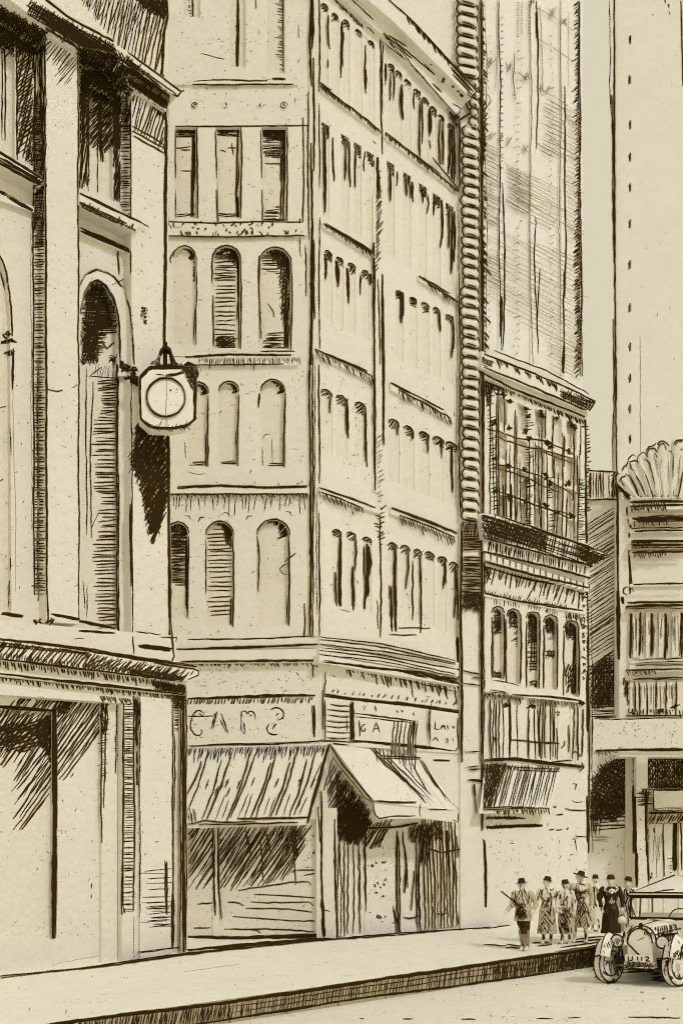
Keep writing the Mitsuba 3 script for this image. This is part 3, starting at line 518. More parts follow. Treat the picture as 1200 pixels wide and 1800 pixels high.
I.dark(F, [(378, 592), (413, 590), (412, 612), (382, 612)], (2, 30), 3.6, 3.4, d=q); I.dark(F, [(376, 436), (412, 432), (418, 470), (398, 452), (378, 446)], (20, 60), 5, 3.2, d=q)
b(F, [(455, 448), (454, 505)], 4, n=2); I.line(F, [(455, 500), (458, 595)], 2.8); I.hatch(F, [(460, 448), (492, 445), (488, 480), (462, 474)], 0, 5.4, w=2.8, d=q, rag=2); I.dark(F, [(462, 440), (496, 436), (506, 470), (508, 560), (496, 560), (490, 470), (478, 452)], (88, 50), 4.6, 3.6, d=q); I.dark(F, [(496, 540), (508, 540), (508, 612), (498, 612)], (88,), 3.4, 3, d=q)
I.hatch(F, [(463, 584), (497, 583), (497, 613), (462, 613)], 2, 4.2, w=3.2, d=q); I.line(F, [(470, 533), (480, 546), (481, 557)], 2.4, d=q); I.line(F, [(490, 534), (496, 548)], 2, d=q)
b(F, [(326, 627), (400, 622), (512, 624)], 4, n=2, d=.07); I.line(F, [(458, 616), (518, 617)], 2.6); I.line(F, [(340, 640), (420, 640), (498, 640)], 2.6, d=.07); I.fringe(F, [(350, 628), (525, 627)], 12, -88, 4.0, 2.3, d=.07); I.line(F, [(300, 626), (330, 626)], 1.6, d=.07, mat='ink_light')
for r, k in zip(rowB, (1.1, 1.0, 1.0)):
    xl, xr, t, bt = r; round_top(F, r, k); I.line(F, [(xr - 1, t + 24), (xr - 3, t + 90), (xr - 2, bt)], 3.4); b(F, [(xr - 4, bt - 60), (xr - 3, bt)], 4.4, n=3, d=q); I.hatch(F, [(xr - 30, bt - 8), (xr - 2, bt - 9), (xr - 2, bt + 1), (xr - 28, bt + 1)], 0, 3.4, w=3, d=q)
I.line(F, [(457, 690), (454, 716)], 4); I.many(F, [[(460, 770), (470, 758), (474, 762)], [(461, 785), (461, 820)], [(478, 770), (479, 812)]], w=2, d=q); I.line(F, [(324, 775), (326, 806)], 2)
I.line(F, [(330, 828), (348, 834), (362, 832)], 1.6, mat='ink_light')
b(F, [(313, 856), (385, 853), (470, 856), (540, 854)], 4.2, n=3, d=.08); I.line(F, [(298, 867), (420, 869), (541, 867)], 3, d=.08); I.fringe(F, [(300, 866), (540, 866)], 7, -70, 3.4, 2.4, d=.08); I.fringe(F, [(305, 872), (536, 872)], 24, -95, 10.5, 2.1)
for x, y, s in ((330, 905, 1), (354, 908, -1), (398, 900, 1), (438, 905, -1), (507, 898, 1)): I.line(F, [(x - 5 * s, y), (x + 2 * s, y), (x + 6 * s, y + 8)], 2.6)
for r, kind in zip(rowC, (1, 1, 0)):
    xl, xr, t, bt = r; round_top(F, r, 1.1); I.line(F, [(xr - 1, t + 26), (xr - 1, t + 90), (xr - 2, bt + 2)], 3.6); b(F, [(xr - 3, bt - 50), (xr - 3, bt + 2)], 4, n=3, d=q)
I.dark(F, [(296, 922), (318, 920), (330, 945), (330, 960), (296, 962)], (0, 40), 4.4, 3.2, d=q); I.hatch(F, [(298, 950), (328, 950), (328, 1028), (298, 1026)], 0, 4.0, w=3, d=q, rag=1); I.hatch(F, [(300, 926), (328, 940), (327, 1008), (300, 1008)], 1, 5, w=2.8, d=q); I.bold(F, [(327, 950), (328, 1070)], 4, n=3, d=q)
y = 930.0
while y < 1088: I.line(F, [(366 + rng.normal(0, 3), y + rng.normal(0, 1)), (407 + rng.normal(0, 1), y - 1)], 2.6, d=q); y += rng.uniform(5.5, 7.6) if y < 985 else rng.uniform(7, 9.5)
I.dark(F, [(390, 925), (402, 930), (410, 950), (410, 965), (398, 958), (396, 940)], (50, 100), 4, 3.2, d=q); I.line(F, [(361, 948), (362, 1044)], 3); I.line(F, [(452, 942), (455, 970), (453, 1040)], 2.6); I.scribble(F, 454, 958, 1.6, 6, 3, 2.2)
I.many(F, [[(500, 987), (520, 972)], [(506, 990), (492, 995), (490, 1000), (498, 1010), (506, 1010)]], w=2.4, d=.0)
I.line(F, [(330, 1124), (450, 1122), (550, 1118)], 2.8, d=.10); b(F, [(306, 1141), (420, 1139), (558, 1132)], 3.2, n=3, d=.16); b(F, [(318, 1162), (440, 1162), (562, 1160)], 4, n=2, d=.16); I.fringe(F, [(320, 1163), (560, 1162)], 8, -62, 4.6, 2.6)
# corner post
for x, y0, y1, w in ((546, -5, 150, 5), (549, -5, 85, 5), (551, 100, 300, 4), (541, 160, 420, 2.4), (547, 250, 640, 4.6), (550, 420, 560, 5), (545, 560, 900, 3.6), (549, 620, 1060, 3.4), (543, 650, 830, 3), (546, 830, 1120, 5), (553, 640, 900, 2.2), (556, 860, 1080, 2.2), (549, 1060, 1190, 3), (535, 1060, 1140, 2.4), (533, 205, 405, 2.6), (537, 430, 520, 2.4), (526, 415, 450, 2.2)):
    I.line(F, [(x, y0), (x + rng.normal(0, 1), (y0 + y1) / 2), (x + rng.normal(0, 1.5), y1)], w, d=.06 if 541 < x else 0)
for y0, y1 in ((-5, 160), (180, 330), (380, 620), (640, 850), (900, 1130)): I.line(F, [(561, y0), (561, y1)], 3.2, d=.06)
b(F, [(547, -5), (548, 60)], 7, n=3, d=.06); b(F, [(548, 400), (547, 640)], 5, n=3, d=.06)
I.specks(F, [(300, 10), (540, 10), (540, 215), (320, 215)], 110); I.specks(F, [(300, 640), (540, 640), (540, 850), (345, 850)], 60); I.specks(F, [(305, 230), (530, 230), (530, 390), (305, 390)], 60); I.specks(F, [(300, 420), (540, 420), (540, 620), (300, 620)], 50); I.specks(F, [(296, 900), (540, 900), (540, 1115), (296, 1115)], 50)
I.line(F, [(295, 190), (294, 420)], 2.4)

# --- side along the street
sl = lambda x, y: (HY - y) / (2700.0 - x)         # slope of a level line on that wall
pts1 = [(570, 2), (589, 18), (608, 30), (630, 47), (652, 67)]; pts1b = [(687, 108), (700, 121), (716, 135), (733, 152), (747, 168), (761, 183), (775, 197), (792, 213)]
pts2 = [(572, 212), (606, 233), (628, 247), (651, 263)]; pts2b = [(686, 280), (715, 300), (743, 320), (767, 337), (790, 354)]
pts3 = [(577, 437), (597, 448), (618, 460), (642, 471)]; pts3b = [(702, 508), (726, 519), (747, 529), (767, 537), (789, 549)]
pts4 = [(574, 681), (600, 690), (633, 703)]; pts4b = [(692, 733), (718, 744), (745, 754), (770, 764), (793, 774)]
pts5 = [(592, 928), (617, 932), (645, 942)]; pts5b = [(690, 952), (712, 957), (734, 963), (755, 968), (777, 976), (797, 986)]
def drop(x, y, ln, w=3.0, d=0.0):
    if w > 4: I.bold(S, [(x, y), (x + 1, y + ln * .8)], w * .7, d=d, n=2)
    I.line(S, [(x, y), (x + rng.normal(0, 1), y + ln / 2), (x + rng.normal(0, 1.5), y + ln)], w, d=d)
def side_win(x, y, w, h, flat_=False):
    s = sl(x, y)
    P = quad(x - w / 2, x + w / 2, y, y + h, s, sl(x, y + h)) if flat_ else arch(x - w / 2, x + w / 2, y, y + h, s, w * .45, 7)
    sh_.append(window(B, S, P, 0, .028, fw=1.4, grow=1.0, frame=False)); return P
def cap(x, y, w, h=16, dense=1.0):
    s = sl(x, y); P = arch(x - w / 2, x + w / 2, y, y + h, s, w * .45, 7)
    I.line(S, P[1:-1], 3.4, step=5); I.hatch(S, arch(x - w / 2 + 1, x + w / 2, y + 1, y + h * rng.uniform(.7, 1), s, w * .4, 7), rng.choice([35, 55, 20]), 3.8 / dense, w=3.2, d=-.028, rag=2)
for i, (x, y) in enumerate(pts1 + pts1b): side_win(x, y, 13, 150 if i < 5 else 120); cap(x, y, 12, 15)
for i, (x, y) in enumerate(pts2 + pts2b): P = side_win(x, y, 14, 165, True); I.dark(S, [(P[1][0], P[1][1]), (P[2][0], P[2][1]), (P[2][0], P[2][1] + 22), (P[1][0] + 2, P[1][1] + 20)], (28, 75), 4.2, 3.2, d=-.028, rag=2)
for i, (x, y) in enumerate(pts3 + pts3b): side_win(x, y, 14, 120); cap(x, y, 13, 17, 1.2)
for i, (x, y) in enumerate(pts4 + pts4b): side_win(x, y, 20, 110); cap(x, y, 19, 20)
for i, (x, y) in enumerate(pts5 + pts5b): side_win(x, y, 16, 130); cap(x, y, 16, 16)
for x, y, ln, w in ((577, 25, 60, 2.6), (577, 103, 15, 2.2), (600, 36, 100, 4), (605, 55, 30, 2.4), (642, 78, 85, 3), (644, 120, 35, 3), (678, 110, 38, 3.4), (687, 125, 50, 2.4), (690, 120, 55, 2.4), (706, 147, 62, 4), (727, 155, 36, 3), (739, 175, 100, 3), (743, 172, 80, 3), (755, 190, 48, 4), (754, 245, 15, 2), (773, 208, 80, 3), (778, 212, 76, 3), (790, 225, 80, 4), (794, 220, 100, 3.6), (798, 222, 100, 3),
                    (570, 222, 150, 4.6), (584, 240, 78, 3), (606, 250, 65, 3), (615, 248, 80, 3), (626, 258, 70, 3), (642, 265, 35, 2.8), (663, 275, 90, 4), (665, 300, 105, 3.4), (686, 290, 62, 3.6), (698, 300, 26, 3), (714, 308, 35, 3.2), (724, 318, 36, 3.6), (742, 330, 26, 2.8), (752, 340, 35, 3), (763, 345, 32, 3), (776, 350, 84, 4), (789, 365, 70, 3.4), (794, 370, 110, 3.6), (798, 370, 90, 3),
                    (571, 445, 45, 4), (591, 458, 45, 4), (611, 470, 62, 4), (633, 480, 38, 3), (650, 480, 20, 4), (706, 515, 52, 5), (772, 548, 34, 4), (796, 555, 72, 3.4),
                    (581, 690, 35, 2.6), (610, 700, 70, 4), (643, 715, 105, 3.4), (700, 742, 22, 3), (725, 755, 20, 3), (751, 762, 34, 3), (776, 772, 32, 3), (795, 785, 80, 4),
                    (598, 935, 130, 3.4), (596, 1000, 66, 3.4), (590, 1005, 60, 3), (625, 942, 60, 3), (620, 995, 78, 4.4), (645, 955, 115, 5), (648, 960, 60, 4), (641, 960, 80, 3), (694, 960, 150, 4.4), (688, 1030, 80, 4), (685, 1028, 24, 2.6), (717, 965, 70, 2.6), (725, 985, 105, 3), (739, 975, 138, 3.2), (782, 985, 50, 3.4), (800, 995, 90, 3)): drop(x, y, ln, w * 1.25, 0.0)
ln_ = I.line
ln_(S, [(597, 1070), (616, 1075)], 2); ln_(S, [(700, 1104), (756, 1104)], 2.4); ln_(S, [(684, 1115), (732, 1116)], 2.4)
so = [(562, -400), (808, -140), (808, 1350), (562, 1300)]
add(f'{B}__side_wall', S.slab([(561, -300), (850, -60), (850, 1660), (561, 1660)], 0, -0.5, sh_), 'plaster')
# ledges, cornice
for a, c, t, dd in (((562, 145), (668, 226), (9, 8), .07), ((674, 230), (803, 330), (8, 7), .07), ((567, 390), (657, 446), (8, 7), .07), ((735, 484), (806, 530), (7, 6), .07), ((560, 612), (655, 660), (13, 11), .08), ((686, 672), (798, 734), (12, 10), .08), ((560, 856), (668, 893), (12, 10), .08), ((686, 892), (802, 938), (10, 9), .08),
                    ((561, 1118), (806, 1164), (14, 11), .12), ((561, 1134), (806, 1178), (14, 11), .18), ((561, 1150), (806, 1192), (14, 13), .26)):
    add(f'{B}__string_course', S.slab(band(a, c, t), dd, -.05), 'plaster')
add(f'{B}__cornice', S.slab([(560, -120), (690, 4), (838, 158), (828, 172), (690, 35), (560, -75)], 0.42, -.3), 'plaster')
add(f'{B}__cornice', S.slab([(560, -76), (690, 34), (826, 172), (802, 198), (690, 76), (560, -42)], 0.16, -.3), 'plaster')
add(f'{B}__roof', m3.Manifold.hull_points(np.vstack([F.at([(285, -148), (562, -148)], 0), F.at([(285, -148), (562, -148)], -8), S.at([(850, 60)], 0)[:1] * 1.0])), 'plaster')
add(f'{B}__pilaster', S.slab([(656, 340), (672, 350), (672, 868), (656, 862)], .05, -.05), 'plaster')
I.many(S, [[(668, 48), (671, 270)], [(673, 55), (672, 200)]], w=3); b(S, [(656, 424), (657, 640), (658, 860)], 3.4, n=3, d=.05); b(S, [(671, 480), (673, 780)], 3.2, n=3, d=.05); I.line(S, [(664, 490), (668, 640)], 2.4, d=.05)
I.fringe(S, [(661, 345), (660, 480)], 13, 55, 6.5, 2.4, d=.05); I.fringe(S, [(663, 300), (662, 420)], 8, 40, 7, 2.2); I.fringe(S, [(662, 770), (664, 885)], 12, 35, 8, 2, d=.05); I.line(S, [(668, 900), (669, 1120)], 3); I.line(S, [(664, 1055), (665, 1105)], 2.4); I.fringe(S, [(668, 895), (667, 960)], 10, 30, 8, 2.4); I.fringe(S, [(672, 895), (668, 945)], 9, 160, 8, 2.4)
for a, c, lnn, dd in (((562, 148), (668, 228), 9, .07), ((677, 232), (804, 332), 8, .07), ((570, 392), (656, 446), 9, .07), ((553, 612), (655, 662), 15, .08), ((700, 684), (792, 735), 12, .08), ((560, 862), (640, 893), 14, .0), ((702, 905), (800, 944), 14, 0), ((752, 496), (806, 532), 11, .0)):
    mid = ((a[0] + c[0]) / 2, (a[1] + c[1]) / 2 - 1); I.line(S, [a, mid, c], 3, d=.08); I.fringe(S, [a, mid, c], lnn, -72, 5.4, 2.3, d=.08)
b(S, [(562, 143), (580, 158)], 4, d=.08); b(S, [(572, 392), (655, 443)], 3.4, n=3, d=.08); b(S, [(575, 622), (645, 652)], 4.5, n=3, d=.09); b(S, [(686, 672), (780, 720)], 3, n=2, d=.09); b(S, [(736, 484), (790, 514)], 3, d=.08); b(S, [(562, 856), (660, 892)], 3, n=2, d=.09); b(S, [(688, 892), (760, 920), (802, 938)], 3.4, n=2, d=.09)
I.line(S, [(760, 275), (790, 312), (808, 335)], 2.6, d=.08); I.line(S, [(690, 243), (775, 305)], 2.4, d=.08)
dc = .42
b(S, [(680, -5), (720, 30), (775, 90), (838, 158)], 3.6, d=dc); I.fringe(S, [(715, 28), (790, 105)], 11, -72, 5, 2.6, d=dc); I.line(S, [(800, 115), (832, 152)], 3, d=dc); I.hatch(S, [(800, 112), (840, 158), (828, 172), (796, 128)], -48, 4.5, w=3, d=dc)
I.line(S, [(838, 158), (828, 172)], 3.4, d=dc); I.line(S, [(740, 105), (826, 172)], 2.4, d=.16); b(S, [(782, 140), (815, 176), (826, 196), (800, 212)], 3.4, n=2, d=.16)
for x, y in ((762, 112), (775, 120), (788, 130), (780, 140), (797, 150), (806, 158), (812, 166)): I.scribble(S, x, y, 4, 4, 4, 3, .3)
for a in ([(683, 60), (725, 86)], [(686, 62), (760, 128)], [(674, 56), (722, 102)], [(676, 75), (715, 105)], [(615, -5), (656, 34)], [(636, -5), (660, 28)], [(742, 105), (764, 130)], [(760, 145), (776, 162)], [(795, 180), (812, 192)], [(645, 45), (658, 58)]): I.line(S, a, 2.4, d=.16)
I.fringe(S, [(588, -5), (640, 45)], 9, -70, 5, 2.4); I.line(S, [(655, 25), (660, 42)], 3); I.dark(S, [(786, 185), (806, 200), (808, 225), (794, 212)], (40, 80, 110), 4, 3.4, d=.05); I.line(S, [(672, 58), (712, 98), (800, 200)], 2.2, d=.16); I.fringe(S, [(676, 62), (706, 96)], 7, -60, 5, 2.2, d=.16); I.fringe(S, [(722, 112), (745, 135)], 6, -60, 5, 2, d=.16)
for y0, y1, k in ((1118, 1152, .12), (1123, 1157, .12), (1132, 1160, .18), (1138, 1168, .18), (1142, 1176, .18), (1150, 1180, .26)): I.line(S, [(562, y0), (680, (y0 + y1) / 2 - 1), (800, y1 + 8)], 2.6, d=k)
b(S, [(566, 1163), (640, 1172), (740, 1182), (808, 1203)], 4, n=3, d=.26); I.dark(S, [(700, 1176), (806, 1192), (806, 1202), (720, 1186)], (-8, -14), 4, 2.8, d=.26); I.fringe(S, [(608, 1172), (655, 1176)], 14, -70, 4.2, 2.6); I.fringe(S, [(660, 1178), (810, 1202)], 24, -76, 6.2, 2.6); I.line(S, [(690, 1192), (806, 1216)], 2)
b(S, [(807, 210), (808, 500)], 3); I.line(S, [(808, 900), (808, 1340)], 3.2); I.line(S, [(803, 1000), (804, 1090)], 2.6); b(S, [(805, 1120), (806, 1200)], 4, n=3); b(S, [(822, 1230), (820, 1372)], 3.6, n=2)
I.specks(S, [(575, 140), (660, 220), (660, 380), (575, 330)], 25); I.specks(S, [(562, 880), (800, 960), (800, 1130), (562, 1100)], 60); I.specks(S, [(565, 640), (650, 680), (650, 850), (565, 830)], 80); I.specks(S, [(680, 560), (800, 600), (800, 860), (680, 820)], 60); I.specks(S, [(575, 1180), (805, 1210), (805, 1235), (575, 1215)], 40); I.specks(F, [(335, 1172), (545, 1172), (545, 1220), (335, 1220)], 55); I.specks(F, [(470, 1172), (545, 1172), (545, 1220), (470, 1220)], 20)
I.fringe(S, [(568, 1216), (800, 1240)], 6, 60, 13, 2.6)
# ---------------- quoined pier at the end of the side
PQ = .12
add(f'{B}__pier', S.slab([(809, -120), (847, -90), (847, 1662), (809, 1662)], PQ - .05, -.02), 'plaster')
k = 0; y = -14.0
while y < 912:
    hgt = 17.8 + rng.normal(0, .6); xl = (803 if y < 140 else 812) + rng.normal(0, 1.2); xr = (838 if y < 100 else 841) + rng.normal(0, .8)
    s = sl(820, y) * .35
    if 118 < y < 205: xl = 826 + rng.normal(0, 2)
    base = S.uv([(xl + 5, y + hgt / 2), (xr - 5, y + hgt / 2 + s * 24)], PQ); r_ = (hgt / 2 - 1.6) / FOC * 31.0
    ms = [m3.Manifold.sphere(r_, 10).scale([.8, 1.0, .62]).translate([c_[0], c_[1], PQ]) for c_ in base]
    add(f'{B}__quoin_block', S.solid(m3.Manifold.batch_hull(ms)), 'limestone', 40)
    e = PQ + .07
    I.line(S, [(xl + 4, y + hgt - 1 + rng.normal(0, .6)), (xr - 3, y + hgt - 1 + s * 24)], 5.2, d=e); I.line(S, [(xl + 9, y + hgt - 4.6 + rng.normal(0, .8)), (xr - 5, y + hgt - 4 + s * 20)], 3.4, d=e + .01)
    I.line(S, [(xl + 5, y - 1), (xl, y + 3), (xl - 1, y + hgt / 2), (xl + 1, y + hgt - 3), (xl + 5, y + hgt - 1)], 3.6, d=e - .04, step=4); I.line(S, [(xr - 3, y), (xr + 1, y + hgt / 2), (xr - 3, y + hgt - 1)], 3.2, d=e - .04, step=5)
    y += hgt; k += 1
b(S, [(846, -5), (847, 400), (849, 900)], 3.6, n=2, d=PQ); I.fringe(S, [(842, 0), (848, 640)], 13, -50, 8, 3.8, d=0.01); I.bold(S, [(845, 0), (846, 420), (848, 900)], 4.4, d=PQ + .03, n=3, spread=1.4); I.line(S, [(852, 0), (855, 130), (852, 260), (856, 420), (852, 640)], 1.6); I.fringe(S, [(846, 190), (848, 270)], 11, 55, 5, 3); I.fringe(S, [(852, 640), (864, 900)], 11, 15, 8, 2.3)
for t0, t1, w in ((640, 900, 3.4), (205, 330, 4), (480, 640, 3)): I.line(S, [(807, t0), (808, t1)], w, d=PQ)
I.dark(S, [(812, 918), (846, 922), (846, 945), (814, 940)], (85, 0), 5, 3.2, d=PQ); I.dark(S, [(812, 940), (846, 942), (846, 968), (812, 968)], (1, 3), 5, 3.2, d=PQ); I.dark(S, [(812, 978), (846, 980), (846, 1055), (812, 1052)], (1, -3), 6.5, 3, d=PQ); I.dark(S, [(813, 1045), (846, 1045), (846, 1078), (832, 1072), (814, 1070)], (20, 70, 120), 4.2, 3.6, d=PQ)
b(S, [(847, 900), (848, 1340)], 4.2, n=3, d=PQ); b(S, [(810, 920), (809, 1080), (811, 1340)], 3.4, n=2, d=PQ)
for a in ([(812, 1178), (848, 1186)], [(830, 1191), (852, 1192)], [(812, 1200), (848, 1205)], [(814, 1322), (844, 1321)], [(818, 1348), (846, 1346)], [(824, 1353), (844, 1352)]): I.line(S, a, 2.8, d=PQ)
b(S, [(824, 1371), (850, 1374)], 4, n=3, d=PQ); b(S, [(832, 1378), (834, 1400)], 3, n=2, d=PQ); I.line(S, [(832, 1378), (837, 1430)], 2.4, d=PQ); b(S, [(849, 1340), (848, 1460)], 4, n=3, d=PQ - .02); b(S, [(850, 1476), (852, 1520), (853, 1594)], 5, n=4, d=0.0)
I.many(S, [[(800, 1491), (818, 1491)], [(832, 1492), (846, 1490)], [(802, 1470), (804, 1508)], [(810, 1478), (810, 1580)]], w=2.8, d=.0)

# ---------------- shop fronts below
fsh = [(285, 1222), (562, 1222), (562, 1662), (285, 1672)]
ow = [(330, 1440), (556, 1440), (556, 1645), (330, 1647)]
add(f'{B}__shop_front', F.slab(fsh, 0.0, -.6, [ow]), 'plaster')
k = add(f'{B}__shop_window', F.slab([(326, 1436), (560, 1436), (560, 1650), (326, 1652)], -.14, -.20), 'blind')
for x in (379,): add(f'{k}__mullion', F.slab([(x - 5, 1440), (x + 5, 1440), (x + 5, 1646), (x - 5, 1646)], -.09, -.138), 'limestone')
add(f'{B}__shop_pier', F.slab([(556, 1420), (592, 1420), (592, 1658), (556, 1660)], .03, -.3), 'plaster')
w_ = -.14
I.hatch(F, [(331, 1454), (546, 1450), (520, 1528), (500, 1548), (420, 1562), (331, 1560)], 56, 8.4, w=3.2, d=w_, rag=5); I.hatch(F, [(380, 1470), (540, 1456), (512, 1530), (440, 1550), (400, 1545)], 58, 13, w=2.4, d=w_, rag=9); I.hatch(F, [(480, 1456), (544, 1452), (524, 1510), (500, 1500)], 66, 7, w=3, d=w_, rag=5)  # hatching draws the shade beneath the striped awning
b(F, [(374, 1455), (375, 1560), (378, 1610)], 3.8, n=2, d=-.09); b(F, [(384, 1453), (384, 1560), (388, 1616)], 3.6, n=2, d=-.09)
for a in ([(431, 1459), (438, 1486), (441, 1505)], [(466, 1462), (475, 1498)], [(457, 1477), (463, 1550)], [(496, 1452), (498, 1475)], [(516, 1500), (519, 1556)], [(512, 1450), (520, 1500)], [(521, 1450), (517, 1510)], [(418, 1565), (470, 1557), (510, 1551), (547, 1551), (546, 1557)], [(519, 1529), (562, 1529)], [(533, 1539), (562, 1533)], [(446, 1573), (560, 1578)], [(441, 1586), (545, 1586), (551, 1592)], [(431, 1596), (500, 1598), (548, 1604)], [(409, 1612), (520, 1618), (575, 1620)], [(394, 1633), (490, 1634), (562, 1639)], [(400, 1587), (418, 1586), (428, 1593)], [(347, 1590), (374, 1588)], [(340, 1631), (370, 1631)], [(437, 1633), (452, 1635), (458, 1640)]): I.line(F, a, 2.5, d=w_)
I.dark(F, [(508, 1450), (522, 1450), (521, 1500), (514, 1500)], (80, 100), 4.4, 3, d=w_); I.scribble(F, 552, 1500, 5, 5, 3, 2, w_); I.specks(F, [(332, 1565), (556, 1565), (556, 1640), (332, 1640)], 40, d=w_); I.specks(F, [(540, 1455), (556, 1455), (556, 1525), (535, 1525)], 40, d=w_)
b(F, [(330, 1647), (430, 1648), (562, 1644)], 4.6, n=3, d=0); b(F, [(480, 1650), (565, 1642)], 5, n=3, d=0); b(F, [(564, 1390), (565, 1500), (566, 1600), (568, 1648)], 3.4, n=3, d=.03); b(F, [(566, 1580), (570, 1646)], 5, n=4, d=.03); b(F, [(588, 1440), (590, 1560), (592, 1650)], 3.8, n=2, d=.03); I.line(F, [(558, 1418), (562, 1480)], 2.4, d=.03)
I.line(F, [(567, 1600), (577, 1600), (581, 1603)], 2.4, d=.03)
b(F, [(330, 1227), (430, 1223), (554, 1221)], 4.4, n=2, d=.0); I.fringe(F, [(332, 1228), (550, 1224)], 14, -104, 5.2, 2.6)
b(F, [(552, 1240), (552, 1294)], 5, n=3); I.many(F, [[(541, 1268), (545, 1285)], [(548, 1240), (550, 1290)], [(568, 1212), (568, 1282)], [(573, 1180), (570, 1225)], [(575, 1150), (577, 1170)]], w=2.8, d=0.0)
# side shop: openings
d0 = [(592, 1330), (700, 1340), (700, 1660), (592, 1660)]; d1 = [(702, 1345), (806, 1352), (806, 1650), (702, 1655)]
shp = -.10
for P in ([(576, 1330), (600, 1333), (600, 1652), (592, 1655)],): pass
k = add(f'{B}__shop_door', S.slab([(641, 1400), (694, 1404), (694, 1640), (641, 1646)], .03, -.02), 'limestone')
for x0, x1 in ((594, 606), (607, 619), (620, 632)): add(f'{B}__shutter_board', S.slab([(x0, 1390), (x1, 1392), (x1, 1646 - (x1 - 594) * .1), (x0, 1648)], .025, -.02), 'limestone')
for j in range(8):
    x0 = 742 + j * 7.6; add(f'{B}__curtain_fold', S.slab([(x0, 1440), (x0 + 6.6, 1440), (x0 + 6.6, 1634 - j), (x0, 1636 - j)], .03 + .01 * (j % 2), -.02), 'cloth')
for x, y0, y1, w in ((595, 1460, 1650, 2.8), (598, 1470, 1648, 2.4), (604, 1480, 1646, 2.6), (611, 1480, 1642, 2.8), (621, 1480, 1640, 2.8), (630, 1482, 1640, 2.6), (633, 1500, 1600, 2.2), (642, 1440, 1602, 4.4), (697, 1460, 1640, 4.4), (701, 1470, 1634, 3), (708, 1460, 1500, 3), (714, 1500, 1560, 3), (731, 1470, 1640, 3), (738, 1450, 1640, 4.6)): I.line(S, [(x, y0), (x + rng.normal(0, 1), (y0 + y1) / 2), (x + rng.normal(1, 1.5), y1)], w, d=.03, wob=1.0)
for j in range(11):
    x = 742 + j * 5.6; I.line(S, [(x, 1440), (x + 4, 1540), (x + 6 + (j > 8) * -2, 1634 - j * .6)], rng.uniform(2.4, 3.6), d=.045, wob=.9)
I.dark(S, [(736, 1450), (760, 1455), (752, 1520), (738, 1520)], (88, 80), 5, 3, d=.045); b(S, [(786, 1460), (790, 1540)], 5, n=4, d=.045); I.line(S, [(748, 1490), (775, 1498), (815, 1491)], 3, d=.045); I.line(S, [(767, 1606), (785, 1605)], 3, d=.045)
b(S, [(711, 1490), (714, 1520), (710, 1570)], 3, n=3, d=.03); I.many(S, [[(708, 1612), (725, 1614), (738, 1608)], [(728, 1530), (722, 1600)], [(690, 1592), (697, 1640)]], w=2.8, d=.03); b(S, [(692, 1600), (704, 1640)], 3.4, n=4, d=.03); b(S, [(801, 1600), (805, 1625)], 3.6, n=3, d=.0)
I.hatch(S, [(577, 1348), (592, 1345), (654, 1432), (655, 1446), (640, 1485), (632, 1482), (606, 1482), (576, 1440)], 62, 5.2, w=3.2, d=.03, rag=3); I.dark(S, [(590, 1372), (612, 1372), (648, 1425), (652, 1450), (632, 1480), (594, 1470)], (64, 84), 5.4, 3.2, d=.03); I.dark(S, [(592, 1430), (640, 1440), (632, 1486), (594, 1478)], (62, 75), 5, 3.4, d=.03)  # wedge of shade under the canvas awning, drawn in strokes
I.dark(S, [(590, 1390), (640, 1420), (650, 1450), (630, 1480), (596, 1478)], (60, 50), 4.6, 3.2, d=.03); I.hatch(F, [(331, 1456), (520, 1452), (500, 1530), (331, 1545)], 60, 10, w=2.6, d=w_, rag=6)
I.dark(S, [(650, 1448), (690, 1440), (668, 1488), (640, 1490)], (55, 60), 5.4, 3.4, d=.03); I.dark(S, [(716, 1455), (778, 1440), (778, 1475), (724, 1482)], (60, 80), 5.4, 3.4, d=.045); b(S, [(646, 1456), (690, 1455), (734, 1447)], 3.4, n=3, d=.05)
for j in range(14): I.scribble(S, rng.uniform(655, 678), rng.uniform(1495, 1620), 3, 3, 2, 2.8, .03)
I.specks(S, [(644, 1480), (692, 1480), (692, 1630), (644, 1640)], 40, d=.03)
b(S, [(566, 1651), (700, 1642), (800, 1635)], 3.6, n=2, d=.0)
I.done()

# ---------------- sign boards
B2 = 'cafe_sign'
lab(B2, 'long white sign band lettered in hand-drawn capitals above the striped awning', 'sign')
add(f'{B2}__board', F.slab([(329, 1238), (546, 1236), (546, 1302), (329, 1310)], .05, .004), 'canvas')
def letter(t, face, strokes, w, d, thing):
    k = pkey(f'{thing}__letter')
    for s_ in strokes:
        J = Ink(thing); J.line(face, s_, w, d=d, step=5, wob=.4); A = np.array(J.buf['ink']); i = np.arange(len(A))[:, None] * 6
        add(f'{k}__pen_stroke', trimesh.Trimesh(A.reshape(-1, 3), np.vstack([i + x for x in ([0, 1, 3], [0, 3, 2], [2, 3, 5], [2, 5, 4])]), process=False), 'ink')
letter('C', F, [[(359, 1256), (355, 1250), (347, 1248), (340, 1254), (335, 1268), (335, 1280), (341, 1290), (350, 1293), (356, 1285)], [(356, 1258), (350, 1253)], [(352, 1285), (356, 1283)]], 3.4, .05, B2)
letter('A', F, [[(381, 1250), (374, 1280)], [(378, 1252), (371, 1282)], [(389, 1254), (401, 1289)], [(386, 1264), (397, 1286)], [(330, 1259), (375, 1259)]], 3, .05, B2)
letter('P', F, [[(424, 1250), (424, 1282), (426, 1286)], [(429, 1270), (430, 1288)], [(424, 1252), (430, 1248), (436, 1256), (437, 1250), (444, 1250), (449, 1258), (448, 1265)], [(438, 1258), (443, 1256)]], 3.2, .05, B2)
